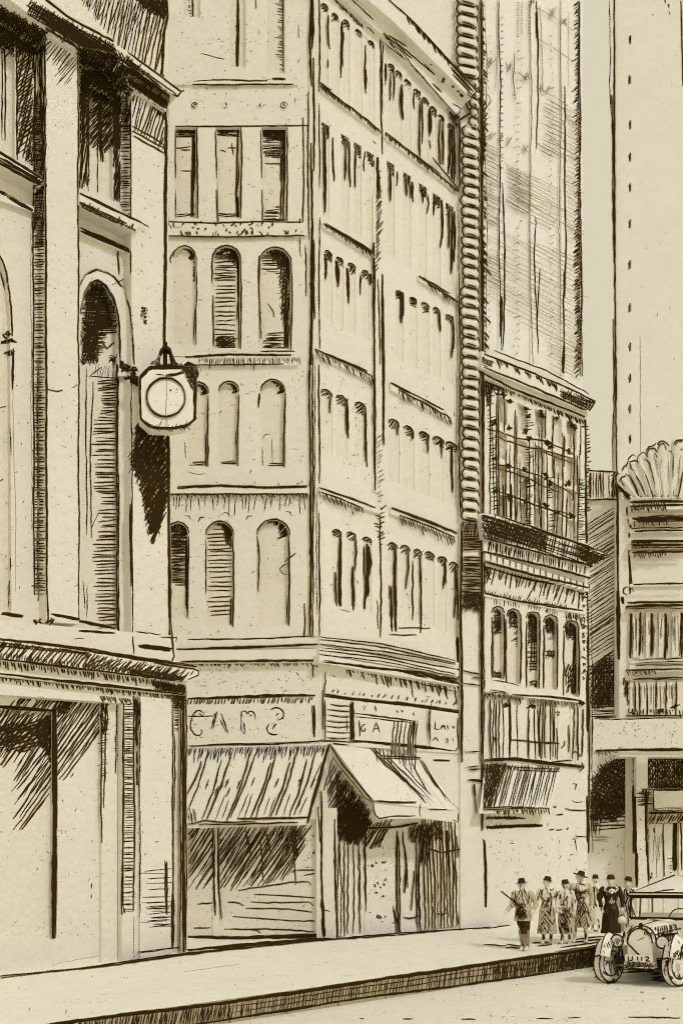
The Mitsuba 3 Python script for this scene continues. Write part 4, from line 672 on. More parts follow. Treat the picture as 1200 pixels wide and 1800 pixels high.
letter('S', F, [[(475, 1248), (485, 1243), (494, 1246), (499, 1254), (497, 1262), (488, 1266)], [(484, 1258), (490, 1253)], [(473, 1272), (468, 1280), (471, 1288), (480, 1292), (488, 1291)], [(478, 1282), (482, 1275), (486, 1272)]], 3.4, .05, B2)
J = Ink(B2); J.bold(F, [(335, 1312), (400, 1308), (480, 1308), (575, 1302)], 3, n=2, d=.05); J.specks(F, [(332, 1242), (545, 1242), (545, 1300), (332, 1304)], 60, d=.05); J.done()

B2 = 'shutter_box'
lab(B2, 'small slatted shutter box at the corner above the canvas awning', 'shutter')
add(f'{B2}__case', S.slab([(570, 1226), (619, 1232), (619, 1303), (570, 1300)], .10, .0), 'plaster')
for j in range(6): y = 1238 + j * 10; add(f'{B2}__slat', S.slab([(573, y), (615, y + 4 - j * .5), (615, y + 11 - j * .5), (573, y + 7.4)], .125, .09), 'limestone')
J = Ink(B2)
for j in range(7): y = 1238 + j * 9.6; J.line(S, [(574 + rng.uniform(0, 6), y), (595, y + 3), (616, y + 4 - j * .6)], 2.5, d=.125)
J.bold(S, [(618, 1232), (619, 1300)], 4.6, n=3, d=.125); J.line(S, [(570, 1230), (571, 1300)], 2.6, d=.10); J.line(S, [(609, 1255), (609, 1286)], 2, d=.125); J.done()

B2 = 'narrow_sign'
lab(B2, 'low name board with pencilled letters beside the slatted shutter box', 'sign')
add(f'{B2}__board', S.slab([(622, 1254), (728, 1266), (728, 1308), (622, 1300)], .08, .0), 'canvas')
letter('G', S, [[(642, 1272), (637, 1274), (634, 1282), (638, 1287), (642, 1284), (641, 1279)]], 2.8, .08, B2); letter('A', S, [[(655, 1288), (661, 1270), (667, 1288)], [(657, 1280), (664, 1281)]], 2.6, .08, B2)
J = Ink(B2); J.line(S, [(624, 1254), (700, 1263), (729, 1267)], 2.8, d=.08); J.line(S, [(624, 1260), (690, 1266), (728, 1270)], 2.6, d=.08); J.line(S, [(631, 1266), (633, 1294)], 2.4, d=.08)
for x in (690, 696, 703, 710, 717, 722, 726, 730): J.line(S, [(x + 4, 1266), (x - 1, 1300), (x, 1330)], 2.6, d=.08)
J.bold(S, [(728, 1268), (726, 1308)], 3.6, n=3, d=.08); J.many(S, [[(637, 1240), (636, 1247), (642, 1248), (644, 1240)], [(659, 1240), (662, 1250)], [(680, 1276), (684, 1282)], [(697, 1248), (700, 1252)], [(705, 1248), (708, 1252)], [(726, 1252), (728, 1258)]], w=2.4, d=0.0); J.done()

B2 = 'end_sign'
lab(B2, 'small square board with two lines of scrawled letters next to the quoined pier', 'sign')
add(f'{B2}__board', S.slab([(757, 1247), (805, 1254), (805, 1320), (757, 1312)], .08, .0), 'canvas')
for st in ([[(765, 1268), (764, 1282), (772, 1282)]], [[(774, 1282), (778, 1272), (783, 1282)], [(775, 1278), (783, 1277)]], [[(786, 1274), (787, 1282)], [(794, 1276), (797, 1282), (799, 1275)]], [[(760, 1302), (766, 1296), (770, 1303)], [(782, 1300), (787, 1297), (788, 1304), (782, 1304)], [(795, 1297), (796, 1303)]]): letter('x', S, st, 2.8, .08, B2)
J = Ink(B2); J.line(S, [(758, 1236), (753, 1280), (756, 1302)], 2.8, d=.08); J.line(S, [(753, 1250), (755, 1284)], 2.4, d=.08); J.line(S, [(804, 1262), (804, 1318), (800, 1319)], 2.6, d=.08); J.done()
I = Ink('corner_building__fascia'); add('corner_building__fascia', S.slab(band((562, 1300), (806, 1316), (8, 8)), .05, -.01), 'plaster')
I.bold(S, [(562, 1302), (640, 1303), (730, 1312), (800, 1319)], 4.4, n=3, d=.05); I.bold(S, [(566, 1222), (618, 1229), (720, 1240), (806, 1252)], 4.2, n=3, d=.0); I.line(S, [(740, 1242), (806, 1254)], 2.6); I.bold(S, [(763, 1337), (790, 1338)], 3, n=4, d=0.0); I.done()

# ---------------- striped shop awning on the front
B2 = 'striped_awning'
lab(B2, 'wide striped awning with slanting bands over the shop window on the front', 'awning')
ftop = F.at([(328, 1312), (580, 1306)], 0.02); fbot = F.at([(322, 1448), (545, 1442)], 0.75)
def cloth(thing, tl, tr, bl, br, a0, a1, b0, b1, thick=.015, off=0, mat='canvas', part='stripe'):
    g = lambda s_, t_: (tl + (tr - tl) * s_) * (1 - t_) + (bl + (br - bl) * s_) * t_
    n_ = np.cross(tr - tl, bl - tl); n_ /= np.linalg.norm(n_); n_ = n_ if n_[1] < 0 else -n_
    V = []
    for t_, (s0, s1) in ((0, (a0, a1)), (1, (b0, b1))):
        for s_ in (s0, s1): V += [g(s_, t_) + n_ * (off + thick), g(s_, t_) + n_ * off]
    return add(f'{thing}__{part}', m3.Manifold.hull_points(np.array(V)), mat)
tl, tr, bl, br = ftop[0], ftop[1], fbot[0], fbot[1]
k = cloth(B2, tl, tr, bl, br, 0, 1, 0, 1, .012, 0, 'canvas', 'canvas')
AW = Plane(tl, tr - tl, -(bl - tl)); 
if AW.N[1] > 0: AW = Plane(tl, tr - tl, (tl - bl))
add(f'{B2}__valance', Plane(bl, br - bl).slab([(322, 1446), (545, 1440), (545, 1450), (322, 1456)], .01, -.01), 'canvas')
J = Ink(B2); aw_ = .03
zz = lambda x, y: (300 + x / 4, 1200 + y / 4)
for a, c in (((215, 550), (110, 785)), ((265, 490), (116, 900)), ((360, 540), (215, 960)), ((420, 520), (255, 960)), ((560, 500), (392, 970)), ((590, 500), (420, 950)), ((700, 560), (560, 960)), ((742, 490), (596, 950)), ((840, 560), (700, 940)), ((885, 490), (735, 930)), ((960, 540), (830, 945)), ((1012, 500), (868, 930)), ((1105, 460), (962, 965))):
    p0, p1 = zz(*a), zz(*c); J.line(AW, [p0, ((p0[0] + p1[0]) / 2 + 3, (p0[1] + p1[1]) / 2), p1], 3.4, d=aw_, wob=.9)
for a, c in (((380, 790), (310, 970)), ((410, 820), (360, 960)), ((550, 780), (470, 960)), ((575, 780), (520, 960)), ((695, 800), (650, 930)), ((740, 800), (690, 940)), ((835, 780), (790, 930)), ((960, 800), (905, 930)), ((1060, 560), (980, 745)), ((950, 560), (910, 680))): J.line(AW, [zz(*a), zz(*c)], 2.2, d=aw_)
for x, y in ((255, 710), (390, 700), (575, 690), (745, 700), (905, 690), (1000, 700), (480, 710), (400, 765), (320, 755)): p = zz(x, y); J.line(AW, [(p[0] + 4, p[1] - 7), (p[0] - 3, p[1] + 9)], 2.8, d=aw_); J.scribble(AW, p[0], p[1], 1.5, 3, 2, 2.4, aw_)
J.fringe(AW, [(332, 1314), (400, 1313), (574, 1309)], 19, -102, 3.5, 2.3, d=aw_); J.hatch(AW, [(330, 1420), (344, 1422), (346, 1446), (330, 1446)], 100, 5, 2, d=aw_)
J.bold(AW, [(579, 1307), (566, 1350), (552, 1400), (541, 1446)], 4.4, n=3, d=aw_); J.line(AW, [(586, 1330), (568, 1390)], 2.4, d=aw_); J.line(AW, [(330, 1448), (348, 1447), (352, 1443), (390, 1446), (450, 1444)], 3, d=aw_); J.bold(AW, [(418, 1440), (480, 1439), (540, 1437)], 4, n=3, d=aw_); J.line(AW, [(350, 1449), (480, 1447), (524, 1446)], 3, d=aw_)
J.done()
# ---------------- canvas awning on the side
B2 = 'canvas_awning'
lab(B2, 'plain canvas awning jutting from the side wall, half of it striped', 'awning')
tl, tr = S.at((580, 1306), .02)[0], S.at((738, 1332), .02)[0]; bl, br = S.at((657, 1411), 1.15)[0], S.at((806, 1426), 1.15)[0]
cloth(B2, tl, tr, bl, br, 0, .46, 0, .60, .015, 0, 'canvas', 'canvas_panel')
for j in range(5): cloth(B2, tl, tr, bl, br, .46 + j * .108 + .006, .46 + (j + 1) * .108, .60 + j * .08 + .005, .60 + (j + 1) * .08, .015 + .006 * (j % 2), 0, 'canvas', 'stripe')
AV = Plane(bl, br - bl); vl = [(657, 1412), (738, 1412), (806, 1425), (806, 1444), (800, 1440), (737, 1434), (664, 1438)]
add(f'{B2}__valance', AV.slab([(657, 1412), (806, 1427), (806, 1446), (738, 1438), (664, 1440), (657, 1428)], .012, -.012), 'canvas')
for a, c in ((tl, bl), (tr, br)):
    low = a + np.array([0, 0, -1.0]); add(f'{B2}__arm', m3.Manifold.hull_points(np.vstack([c + np.random.default_rng(1).normal(0, .015, (6, 3)), low + np.random.default_rng(2).normal(0, .015, (6, 3))])), 'dark_paint')
nn_ = np.cross(tr - tl, bl - tl); AC = Plane(tl, tr - tl, tl - bl)
J = Ink(B2); e = .028
J.bold(AC, [(580, 1308), (600, 1340), (630, 1376), (656, 1410)], 3, d=e, n=2); J.line(AC, [(584, 1330), (602, 1355), (640, 1400)], 2.4, d=e); J.bold(AC, [(658, 1408), (695, 1410), (732, 1409)], 3, d=e, n=2)
for a in ([(650, 1312), (680, 1346), (725, 1384)], [(668, 1330), (710, 1370), (748, 1412)], [(678, 1332), (720, 1378), (752, 1405)], [(686, 1334), (728, 1376), (765, 1416)], [(708, 1342), (735, 1376), (758, 1398)], [(724, 1340), (738, 1368), (750, 1388)], [(738, 1336), (762, 1376), (806, 1424)], [(742, 1336), (775, 1390), (784, 1408)], [(656, 1316), (672, 1330)]): J.line(AC, a, 2.7, d=e)
J.fringe(AC, [(654, 1312), (735, 1326)], 22, -86, 6.6, 2.2, d=e); J.bold(AC, [(668, 1329), (740, 1332)], 2.8, d=e, n=2); J.line(AC, [(754, 1422), (802, 1424)], 2.8, d=e); J.bold(AC, [(585, 1307), (650, 1309)], 4, n=2, d=e)
J.line(AV, [(657, 1412), (657, 1424), (662, 1438), (690, 1434), (730, 1434)], 2.6, d=.012); J.line(AV, [(740, 1412), (737, 1424), (739, 1436)], 2.2, d=.012); J.line(AV, [(805, 1428), (805, 1445), (796, 1441)], 2.6, d=.012); J.specks(AC, [(600, 1330), (650, 1330), (725, 1400), (655, 1400)], 12, d=e)
J.done()

# ================================================================ LOW HOUSE beyond the quoined pier
B = 'low_house'
lab(B, 'narrow four-storey house with a grid of small windows above five tall arched windows', 'building')
I = Ink(B)
hs = []
DL = 0.14
for j, xc in enumerate((883, 918, 948, 978, 1004)):
    for t in (690, 760, 822, 882):
        dx = xc - 850; y0 = t + dx * .36 - (t - 690) * .10 - 8; s = sl(xc, y0); w = 9 if j else 8
        hs.append(window(B, S, quad(xc - w, xc + w, y0, y0 + 46, s, sl(xc, y0 + 46)), 0, DL, fw=1.2, grow=.8))
arches = [(864, 886, 1066, 1192), (889, 915, 1069, 1200), (925, 949, 1074, 1208), (955, 980, 1081, 1210), (990, 1018, 1090, 1222)]
for r in arches: hs.append(window(B, S, arch(*r, sl=sl(r[0], r[2]) * .4, rise=13), 0, DL, fw=1.6, grow=1, mat='blind'))
hs_dark = [(1000, 1150)]
add(f'{B}__wall', S.slab([(849, 600), (1032, 690), (1032, 1660), (849, 1660)], 0, -.5, hs), 'plaster')
add(f'{B}__end_wall', m3.Manifold.hull_points(np.vstack([S.at([(1032, 700), (1032, 1655)], 0), S.at([(1032, 700), (1032, 1655)], -7), S.at([(1029, 700), (1029, 1655)], -.1)])), 'plaster')
add(f'{B}__cornice', S.slab([(846, 616), (1046, 704), (1034, 724), (846, 646)], .30, -.3), 'plaster'); add(f'{B}__cornice', S.slab([(848, 648), (1032, 724), (1030, 736), (848, 662)], .12, -.1), 'plaster')
add(f'{B}__balcony_cornice', S.slab([(843, 902), (868, 904), (1028, 958), (1074, 977), (1042, 994), (850, 946)], .30, -.2), 'plaster')
add(f'{B}__frieze', S.slab([(850, 946), (1036, 994), (1036, 1014), (850, 968)], .20, -.1), 'plaster')
for j in range(17):
    x = 853 + j * 10.8; y = 972 + j * 3.35; add(f'{B}__dentil', S.slab([(x, y), (x + 8.6, y + 2.6), (x + 8.6, y + 13.4), (x, y + 12)], .22, .0), 'plaster')
add(f'{B}__string_course', S.slab([(849, 1040), (1030, 1072), (1030, 1080), (849, 1047)], .06, -.05), 'plaster'); add(f'{B}__string_course', S.slab([(852, 1210), (1028, 1228), (1028, 1236), (852, 1218)], .08, -.05), 'plaster')
ln_ = I.line; b = I.bold
dk = .30
b(S, [(850, 621), (930, 652), (1000, 682), (1046, 705)], 3, n=2, d=dk); b(S, [(850, 644), (940, 682), (1030, 720)], 3, n=2, d=dk); ln_(S, [(1046, 705), (1036, 722)], 3, d=dk); ln_(S, [(868, 616), (960, 650), (1035, 692)], 2.4, d=dk)
for x in (872, 884, 902, 922, 942, 960, 968): I.fringe(S, [(x, 630 + (x - 850) * .41 - 8), (x + 9, 634 + (x - 850) * .41 - 8)], 9, -70, 3.4, 2.6, d=dk)
I.dark(S, [(985, 682), (1044, 704), (1034, 722), (985, 698)], (-24, 60, 90), 4.6, 2.8, d=dk); I.dark(S, [(848, 626), (868, 634), (862, 645), (848, 642)], (-24, 70), 4.5, 2.8, d=dk)
b(S, [(848, 650), (930, 684), (1028, 722)], 2.8, n=2, d=.12); b(S, [(850, 656), (900, 682), (970, 708), (1028, 732)], 3, n=2, d=.12); I.fringe(S, [(855, 664), (960, 712), (1028, 738)], 10, -70, 4.6, 2.6); I.dark(S, [(848, 652), (886, 668), (886, 690), (866, 684), (860, 720), (850, 690)], (60, 95, -25), 4.6, 3)
for x, y0, y1, w in ((861, 690, 935, 2.6), (866, 740, 905, 2.4), (873, 690, 925, 3), (876, 690, 930, 3.4), (886, 700, 760, 2.6), (889, 790, 920, 3.2), (896, 780, 915, 3), (905, 720, 935, 3), (908, 730, 940, 2.6), (914, 800, 940, 2.6), (931, 770, 945, 3), (936, 770, 945, 2.4), (941, 775, 948, 2.4), (948, 750, 940, 2.6), (952, 720, 950, 3), (959, 720, 770, 2.6), (961, 790, 955, 2.6), (972, 730, 840, 3), (974, 800, 955, 2.4), (980, 830, 955, 2.6), (988, 760, 950, 3), (991, 765, 820, 2.6), (996, 870, 960, 3.2), (1007, 745, 880, 3), (1008, 840, 950, 2.6), (1015, 800, 960, 2.8), (1018, 780, 962, 2.4)): ln_(S, [(x, y0), (x + rng.normal(0, 1.2), (y0 + y1) / 2), (x + rng.normal(0, 1.5), y1)], w * .95)
for P in ([(856, 751), (880, 758), (908, 770), (960, 776), (1012, 800)], [(868, 765), (905, 778), (950, 788), (1008, 806)], [(948, 790), (985, 805), (1010, 814)], [(866, 812), (905, 822), (950, 838), (1008, 870)], [(868, 824), (915, 836), (960, 855), (985, 865)], [(868, 862), (920, 880), (960, 893), (1008, 910)], [(900, 872), (950, 892), (985, 898), (1010, 908)]): ln_(S, P, 2.4, wob=1.6)
for x, y, n_ in ((874, 690, 5), (884, 694, 5), (897, 705, 5), (924, 716, 6), (928, 732, 5), (950, 724, 8), (954, 730, 6), (978, 735, 4), (1004, 745, 8), (1010, 752, 6), (868, 742, 6), (895, 752, 7), (924, 758, 7), (928, 770, 5), (962, 778, 9), (966, 785, 5), (1000, 793, 7), (870, 805, 5), (893, 818, 7), (922, 824, 6), (924, 845, 5), (960, 835, 6), (966, 850, 7), (998, 850, 9), (870, 862, 5), (893, 872, 7), (924, 882, 6), (960, 890, 6), (980, 900, 4), (1004, 906, 9)): I.scribble(S, x, y, 5, 5, n_ + 2, 2.6)
for x, y0, y1 in ((926, 720, 760), (927, 790, 820), (926, 840, 880), (926, 895, 925), (964, 840, 875), (968, 905, 940), (1020, 845, 880), (1018, 890, 950)): I.fringe(S, [(x - 4, y0), (x - 4, y1)], 11, 5, 5, 2.2)
I.fringe(S, [(1021, 750), (1030, 750), (1030, 900)], 7, 15, 7, 2.6); b(S, [(1029, 735), (1030, 850), (1031, 955)], 3, n=3); ln_(S, [(1020, 745), (1019, 800)], 2.2); I.hatch(S, [(1014, 840), (1030, 840), (1030, 950), (1016, 950)], 5, 8, w=2.2)
for x, w in ((879, 4.2), (893, 4), (921, 4)): ln_(S, [(x + 5, 850), (x + 5, 915)], w)
# dark balcony cornice
bc = [(845, 904), (866, 905), (1028, 958), (1072, 977), (1040, 994), (850, 946)]
I.dark(S, bc, (-18, 80), 6.0, 2.6, d=.30); I.dark(S, [(846, 905), (935, 928), (960, 940), (960, 968), (850, 944)], (-18, 62, 110), 5.4, 3.0, d=.30); I.dark(S, [(1010, 955), (1072, 977), (1040, 994), (1020, 985)], (-20, 20), 3.6, 3, d=.30)
b(S, [(850, 945), (950, 972), (1040, 995)], 3.4, n=2, d=.30); ln_(S, [(868, 904), (1028, 957), (1074, 977)], 3, d=.30)
I.hatch(S, [(853, 948), (1034, 996), (1034, 1012), (853, 966)], 88, 5.4, w=2.6, d=.20, rag=2); I.hatch(S, [(853, 950), (930, 970), (930, 985), (853, 966)], 84, 6, w=2.4, d=.2)
b(S, [(850, 968), (940, 990), (1036, 1015)], 3.8, n=3, d=.20); b(S, [(852, 987), (940, 1010), (1034, 1032)], 3.2, n=2, d=.22)
for j in range(17): x = 853 + j * 10.8; y = 971 + j * 3.35; ln_(S, [(x + 9.6, y + 1), (x + 9.8, y + 13)], 2.4, d=.22)
b(S, [(852, 995), (930, 1018), (1030, 1036)], 3, n=2); I.fringe(S, [(854, 994), (1020, 1034)], 24, -104, 6.6, 2.5); I.dark(S, [(995, 1030), (1034, 1036), (1034, 1046), (1000, 1040)], (60, 110), 4.2, 2.8); I.dark(S, [(852, 995), (864, 998), (862, 1018), (852, 1015)], (60, 100), 4.4, 2.8)
b(S, [(851, 1041), (910, 1056), (1025, 1073)], 3, n=2, d=.06); I.fringe(S, [(852, 1045), (1000, 1073)], 8, 70, 4.6, 2.3, d=.06); I.fringe(S, [(994, 1076), (1018, 1080)], 16, -88, 4, 2.4)
b(S, [(850, 970), (850, 1220), (849, 1330)], 3.6, n=3)
for i, r in enumerate(arches):
    xl, xr, t, bt = r; round_top(S, r, 1.5, d=-DL, full=True); b(S, [(xr - 1, t + 14), (xr, t + 60), (xr - 1, bt)], 3, n=2); ln_(S, [(xl, t + 18), (xl, bt)], 3.2)
    I.fringe(S, [(xl + 4, t - 4), (xr, t)], 9, 88, 4.6, 2.2); I.dark(S, [(xl + 3, t + 6), (xr - 3, t + 6), (xr - 2, t + 38), (xl + 4, t + 30)], (55, 10, 95), 5, 2.8, d=-DL)
I.dark(S, [(866, 1090), (884, 1092), (884, 1114), (868, 1112)], (60, 20), 4, 3, d=-DL); b(S, [(866, 1100), (866, 1180)], 4, n=4, d=-DL); b(S, [(882, 1110), (882, 1180)], 4, n=4, d=-DL); I.dark(S, [(866, 1178), (884, 1180), (884, 1196), (866, 1194)], (0, 70), 4, 3, d=-DL)
I.hatch(S, [(897, 1098), (913, 1100), (913, 1138), (903, 1130)], 28, 5.4, w=2.8, d=-DL); I.dark(S, [(928, 1080), (947, 1084), (947, 1178), (928, 1178)], (2, 88), 6.5, 3, d=-DL); I.dark(S, [(928, 1090), (947, 1092), (947, 1130), (928, 1130)], (60, 20), 5, 3, d=-DL); I.dark(S, [(931, 1196), (946, 1197), (946, 1208), (931, 1206)], (4, 70), 4, 3, d=-DL)
I.dark(S, [(960, 1092), (978, 1094), (978, 1114), (960, 1110)], (60, 110), 4.4, 3, d=-DL); I.hatch(S, [(966, 1118), (978, 1118), (978, 1140)], 20, 4, w=2.6, d=-DL); I.dark(S, [(960, 1142), (975, 1144), (974, 1158), (960, 1156)], (0, 70), 4, 3, d=-DL)
I.dark(S, [(1008, 1100), (1017, 1102), (1017, 1220), (1006, 1218)], (88, 80), 4, 3.2, d=-DL); I.dark(S, [(993, 1170), (1017, 1165), (1017, 1220), (995, 1216)], (88, 70), 4.6, 2.8, d=-DL); I.dark(S, [(992, 1100), (1008, 1102), (1006, 1120), (994, 1116)], (55, 20), 4, 3, d=-DL)
I.fringe(S, [(1022, 1050), (1030, 1052), (1030, 1200)], 7, 20, 8, 2.6); b(S, [(1032, 1040), (1034, 1200), (1035, 1330), (1034, 1500)], 3.2, n=2); ln_(S, [(1040, 1060), (1041, 1500)], 2); b(S, [(1032, 1180), (1032, 1285)], 4.4, n=3)
for y in range(1050, 1200, 13): I.scribble(S, 1026, y, 3, 4, 3, 2.4)
b(S, [(862, 1213), (893, 1216), (894, 1220)], 2.8, n=2, d=.08); ln_(S, [(866, 1196), (905, 1202), (912, 1206)], 2.6); I.fringe(S, [(852, 1216), (920, 1224)], 10, -70, 4, 2.6, d=.08); b(S, [(900, 1221), (960, 1224), (1018, 1231)], 2.8, n=2, d=.08); I.fringe(S, [(930, 1228), (1014, 1234)], 9, -75, 4.4, 2.4, d=.08); I.scribble(S, 1022, 1236, 5, 4, 8, 3, .08)
# board panel
for x0, x1 in ((862, 872), (873, 884), (885, 895), (897, 908), (910, 927), (929, 939), (940, 950), (951, 960), (961, 970), (971, 978), (980, 1000), (1002, 1010), (1012, 1024)): add(f'{B}__panel_board', S.slab([(x0, 1236 + (x0 - 860) * .05), (x1, 1237 + (x1 - 860) * .05), (x1, 1336 + (x1 - 860) * .06), (x0, 1335 + (x0 - 860) * .06)], .03 + .012 * (x0 % 2), -.02), 'plaster')
for x, y0, y1 in ((862, 1228, 1334), (868, 1228, 1334), (872, 1228, 1333), (877, 1230, 1333), (882, 1226, 1334), (893, 1226, 1333), (897, 1230, 1330), (908, 1230, 1334), (928, 1262, 1334), (930, 1240, 1278), (939, 1246, 1334), (945, 1230, 1330), (949, 1230, 1330), (953, 1228, 1334), (958, 1228, 1332), (966, 1228, 1336), (970, 1228, 1330), (975, 1225, 1334), (978, 1280, 1334), (999, 1274, 1322), (1008, 1240, 1334), (1016, 1242, 1336), (1024, 1246, 1330)): ln_(S, [(x, y0), (x + rng.normal(0, 1), (y0 + y1) / 2), (x + rng.normal(0.5, 1), y1)], rng.uniform(2.2, 3.2), d=.045)
ln_(S, [(895, 1301), (950, 1305), (983, 1306)], 3.2, d=.045); I.scribble(S, 890, 1241, 6, 4, 8, 2.8, .045); I.scribble(S, 935, 1242, 6, 3, 7, 2.8, .045); I.scribble(S, 870, 1298, 3, 3, 5, 2.6, .045)
for a in ([(976, 1252), (984, 1253)], [(978, 1256), (983, 1257)], [(993, 1302), (990, 1312), (986, 1315)], [(1005, 1326), (1012, 1320), (1020, 1330)], [(1022, 1340), (1026, 1348), (1018, 1356)], [(1016, 1350), (1022, 1346)]): ln_(S, a, 2.4, d=.045)
b(S, [(850, 1337), (905, 1334), (970, 1342), (1026, 1347)], 3.6, n=3, d=.045); ln_(S, [(960, 1340), (1006, 1336)], 2.4, d=.045)
for P in ([(1006, 1378), (1012, 1376), (1010, 1388)], [(1005, 1408), (1014, 1411), (1024, 1409)], [(993, 1420), (1005, 1424), (1030, 1424)], [(977, 1433), (990, 1432)], [(964, 1458), (974, 1458)], [(977, 1460), (988, 1458)], [(995, 1458), (999, 1455)], [(962, 1446), (963, 1452)], [(972, 1420), (978, 1418)], [(1010, 1470), (1030, 1471)], [(1010, 1472), (1013, 1494)], [(1030, 1471), (1034, 1485)]): ln_(S, P, 2.6)
b(S, [(1032, 1400), (1033, 1480)], 4, n=4); b(S, [(855, 1438), (890, 1437), (922, 1438)], 3.4, n=3); I.fringe(S, [(855, 1441), (905, 1441)], 6, 75, 4, 2.4); b(S, [(855, 1455), (905, 1453), (952, 1452)], 4.6, n=4); I.fringe(S, [(856, 1458), (900, 1456)], 7, 80, 4, 2.6); I.specks(S, [(860, 1460), (1030, 1460), (1030, 1540), (860, 1560)], 90)  # bold lines at left draw the shadow below the awning
I.done()
B2 = 'dark_striped_awning'
lab(B2, 'small closely striped awning on the low house between its board panel and blank wall', 'awning')
tl, tr = S.at((851, 1342), .02)[0], S.at((986, 1350), .02)[0]; bl, br = S.at((842, 1422), .45)[0], S.at((968, 1420), .45)[0]
for j in range(12): cloth(B2, tl, tr, bl, br, j / 12 + .006, (j + 1) / 12, j / 12 + .006, (j + 1) / 12, .012 + .006 * (j % 2), 0, 'canvas', 'stripe')
AD = Plane(tl, tr - tl, tl - bl); J = Ink(B2)
J.hatch(AD, [(866, 1344), (986, 1350), (966, 1420), (848, 1420)], 76, 6.2, w=2.8, d=.024, rag=2.5); J.dark(AD, [(851, 1342), (890, 1344), (868, 1400), (862, 1420), (850, 1420)], (70, 84, 110), 5, 3, d=.024); J.dark(AD, [(860, 1342), (985, 1349), (980, 1358), (870, 1352)], (76, -4), 5, 2.6, d=.024)
J.bold(AD, [(850, 1421), (900, 1419), (966, 1419)], 3, n=2, d=.024); J.fringe(S, [(868, 1421), (965, 1420)], 9, -80, 4, 2.8, d=.46); J.done()
add(f'{B2}__valance', Plane(bl, br - bl).slab([(842, 1420), (968, 1418), (968, 1428), (842, 1430)], .01, -.01), 'canvas')

# ================================================================ SIDE LANE wall between low house and playhouse
B = 'lane_building'
lab(B, 'blank wall hatched with drawn shade filling the narrow gap between the low house and the playhouse', 'building')
m = A0.slab([(1000, 880), (1122, 880), (1122, 1660), (1000, 1660)], 0, -6); add(f'{B}__wall', m, 'plaster')
add(f'{B}__parapet', A0.slab([(1000, 828), (1092, 830), (1092, 879), (1000, 878)], .12, -6), 'plaster')
I = Ink(B)
I.line(A0, [(1028, 826), (1085, 830)], 3, d=.12); I.line(A0, [(1030, 878), (1085, 878)], 3, d=.12)
for x, w in ((1036, 5), (1042, 2.4), (1047, 2.4), (1051, 2.2), (1055, 3), (1060, 2.6), (1070, 2.6)): I.line(A0, [(x + .5, 830), (x, 850), (x + .6, 874)], w, d=.12)
I.dark(A0, [(1075, 832), (1086, 832), (1086, 874), (1074, 874)], (86, 80), 4, 3, d=.12)
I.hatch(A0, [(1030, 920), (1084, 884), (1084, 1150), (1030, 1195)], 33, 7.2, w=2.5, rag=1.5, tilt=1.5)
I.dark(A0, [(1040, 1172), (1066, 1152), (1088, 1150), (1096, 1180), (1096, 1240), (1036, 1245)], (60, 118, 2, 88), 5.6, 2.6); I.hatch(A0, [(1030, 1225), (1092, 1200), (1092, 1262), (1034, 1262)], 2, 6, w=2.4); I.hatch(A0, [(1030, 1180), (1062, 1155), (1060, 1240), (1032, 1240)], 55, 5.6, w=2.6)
I.dark(A0, [(1036, 1400), (1050, 1350), (1085, 1330), (1120, 1330), (1112, 1420), (1080, 1445), (1036, 1440)], (58, 118, 150, 30), 4.8, 2.9, rag=4); I.hatch(A0, [(1036, 1395), (1113, 1395), (1113, 1462), (1036, 1465)], 3, 7.5, w=3, rag=2); I.hatch(A0, [(1036, 1430), (1056, 1430), (1056, 1468), (1036, 1470)], 88, 5, w=3)  # crosshatch draws the shade under the marquee
I.hatch(A0, [(1046, 1468), (1070, 1468), (1062, 1482), (1046, 1480)], 2, 4, w=1.8, mat='ink_light'); I.specks(A0, [(1044, 1480), (1110, 1480), (1110, 1600), (1044, 1600)], 50)
I.done()

# ================================================================ PLAYHOUSE with shell crest and marquee
B = 'playhouse'
lab(B, 'ornate playhouse front at right edge with a fluted shell crest and banded facade', 'building')
RX = 1330
add(f'{B}__wall', TH.slab([(1088, 876), (RX, 876), (RX, 1330), (1088, 1330)], 0, -.7), 'plaster')
add(f'{B}__porch_wall', TH.slab([(1100, 1326), (RX, 1326), (RX, 1660), (1100, 1660)], -.6, -.75), 'blind')
for t, b_, dd in ((876, 896, .30), (908, 919, .20), (928, 936, .12), (952, 964, .24), (968, 974, .12), (1026, 1031, .1), (1058, 1068, .22), (1158, 1166, .12), (1168, 1181, .2), (1190, 1196, .1)):
    add(f'{B}__band_course', TH.slab([(1107, t), (RX, t - 4), (RX, b_ - 4), (1107, b_)], dd, -.05), 'limestone')
for j, x in enumerate(range(1108, 1330, 23)):
    if x < 1205: add(f'{B}__flute', TH.slab([(x + 4, 1076), (x + 18, 1074), (x + 18, 1154), (x + 4, 1156)], .10, -.02), 'limestone')
    else: add(f'{B}__flute', TH.slab([(x + 4, 1074), (x + 18, 1074), (x + 18, 1154), (x + 4, 1154)], .10, -.02), 'limestone')
for x0, x1 in ((1107, 1113), (1115, 1122), (1124, 1135), (1137, 1151), (1153, 1169), (1171, 1187), (1189, 1204), (1206, 1222), (1224, 1240)): add(f'{B}__panel_board', TH.slab([(x0, 1198), (x1, 1198), (x1, 1256), (x0, 1256)], .06, -.02), 'limestone')
add(f'{B}__marquee', TH.slab([(1040, 1263), (RX, 1262), (RX, 1322), (1040, 1320)], 2.2, 1.2), 'plaster')
add(f'{B}__column', TH.slab([(1118, 1330), (1138, 1330), (1138, 1660), (1118, 1660)], .1, -.25), 'limestone')
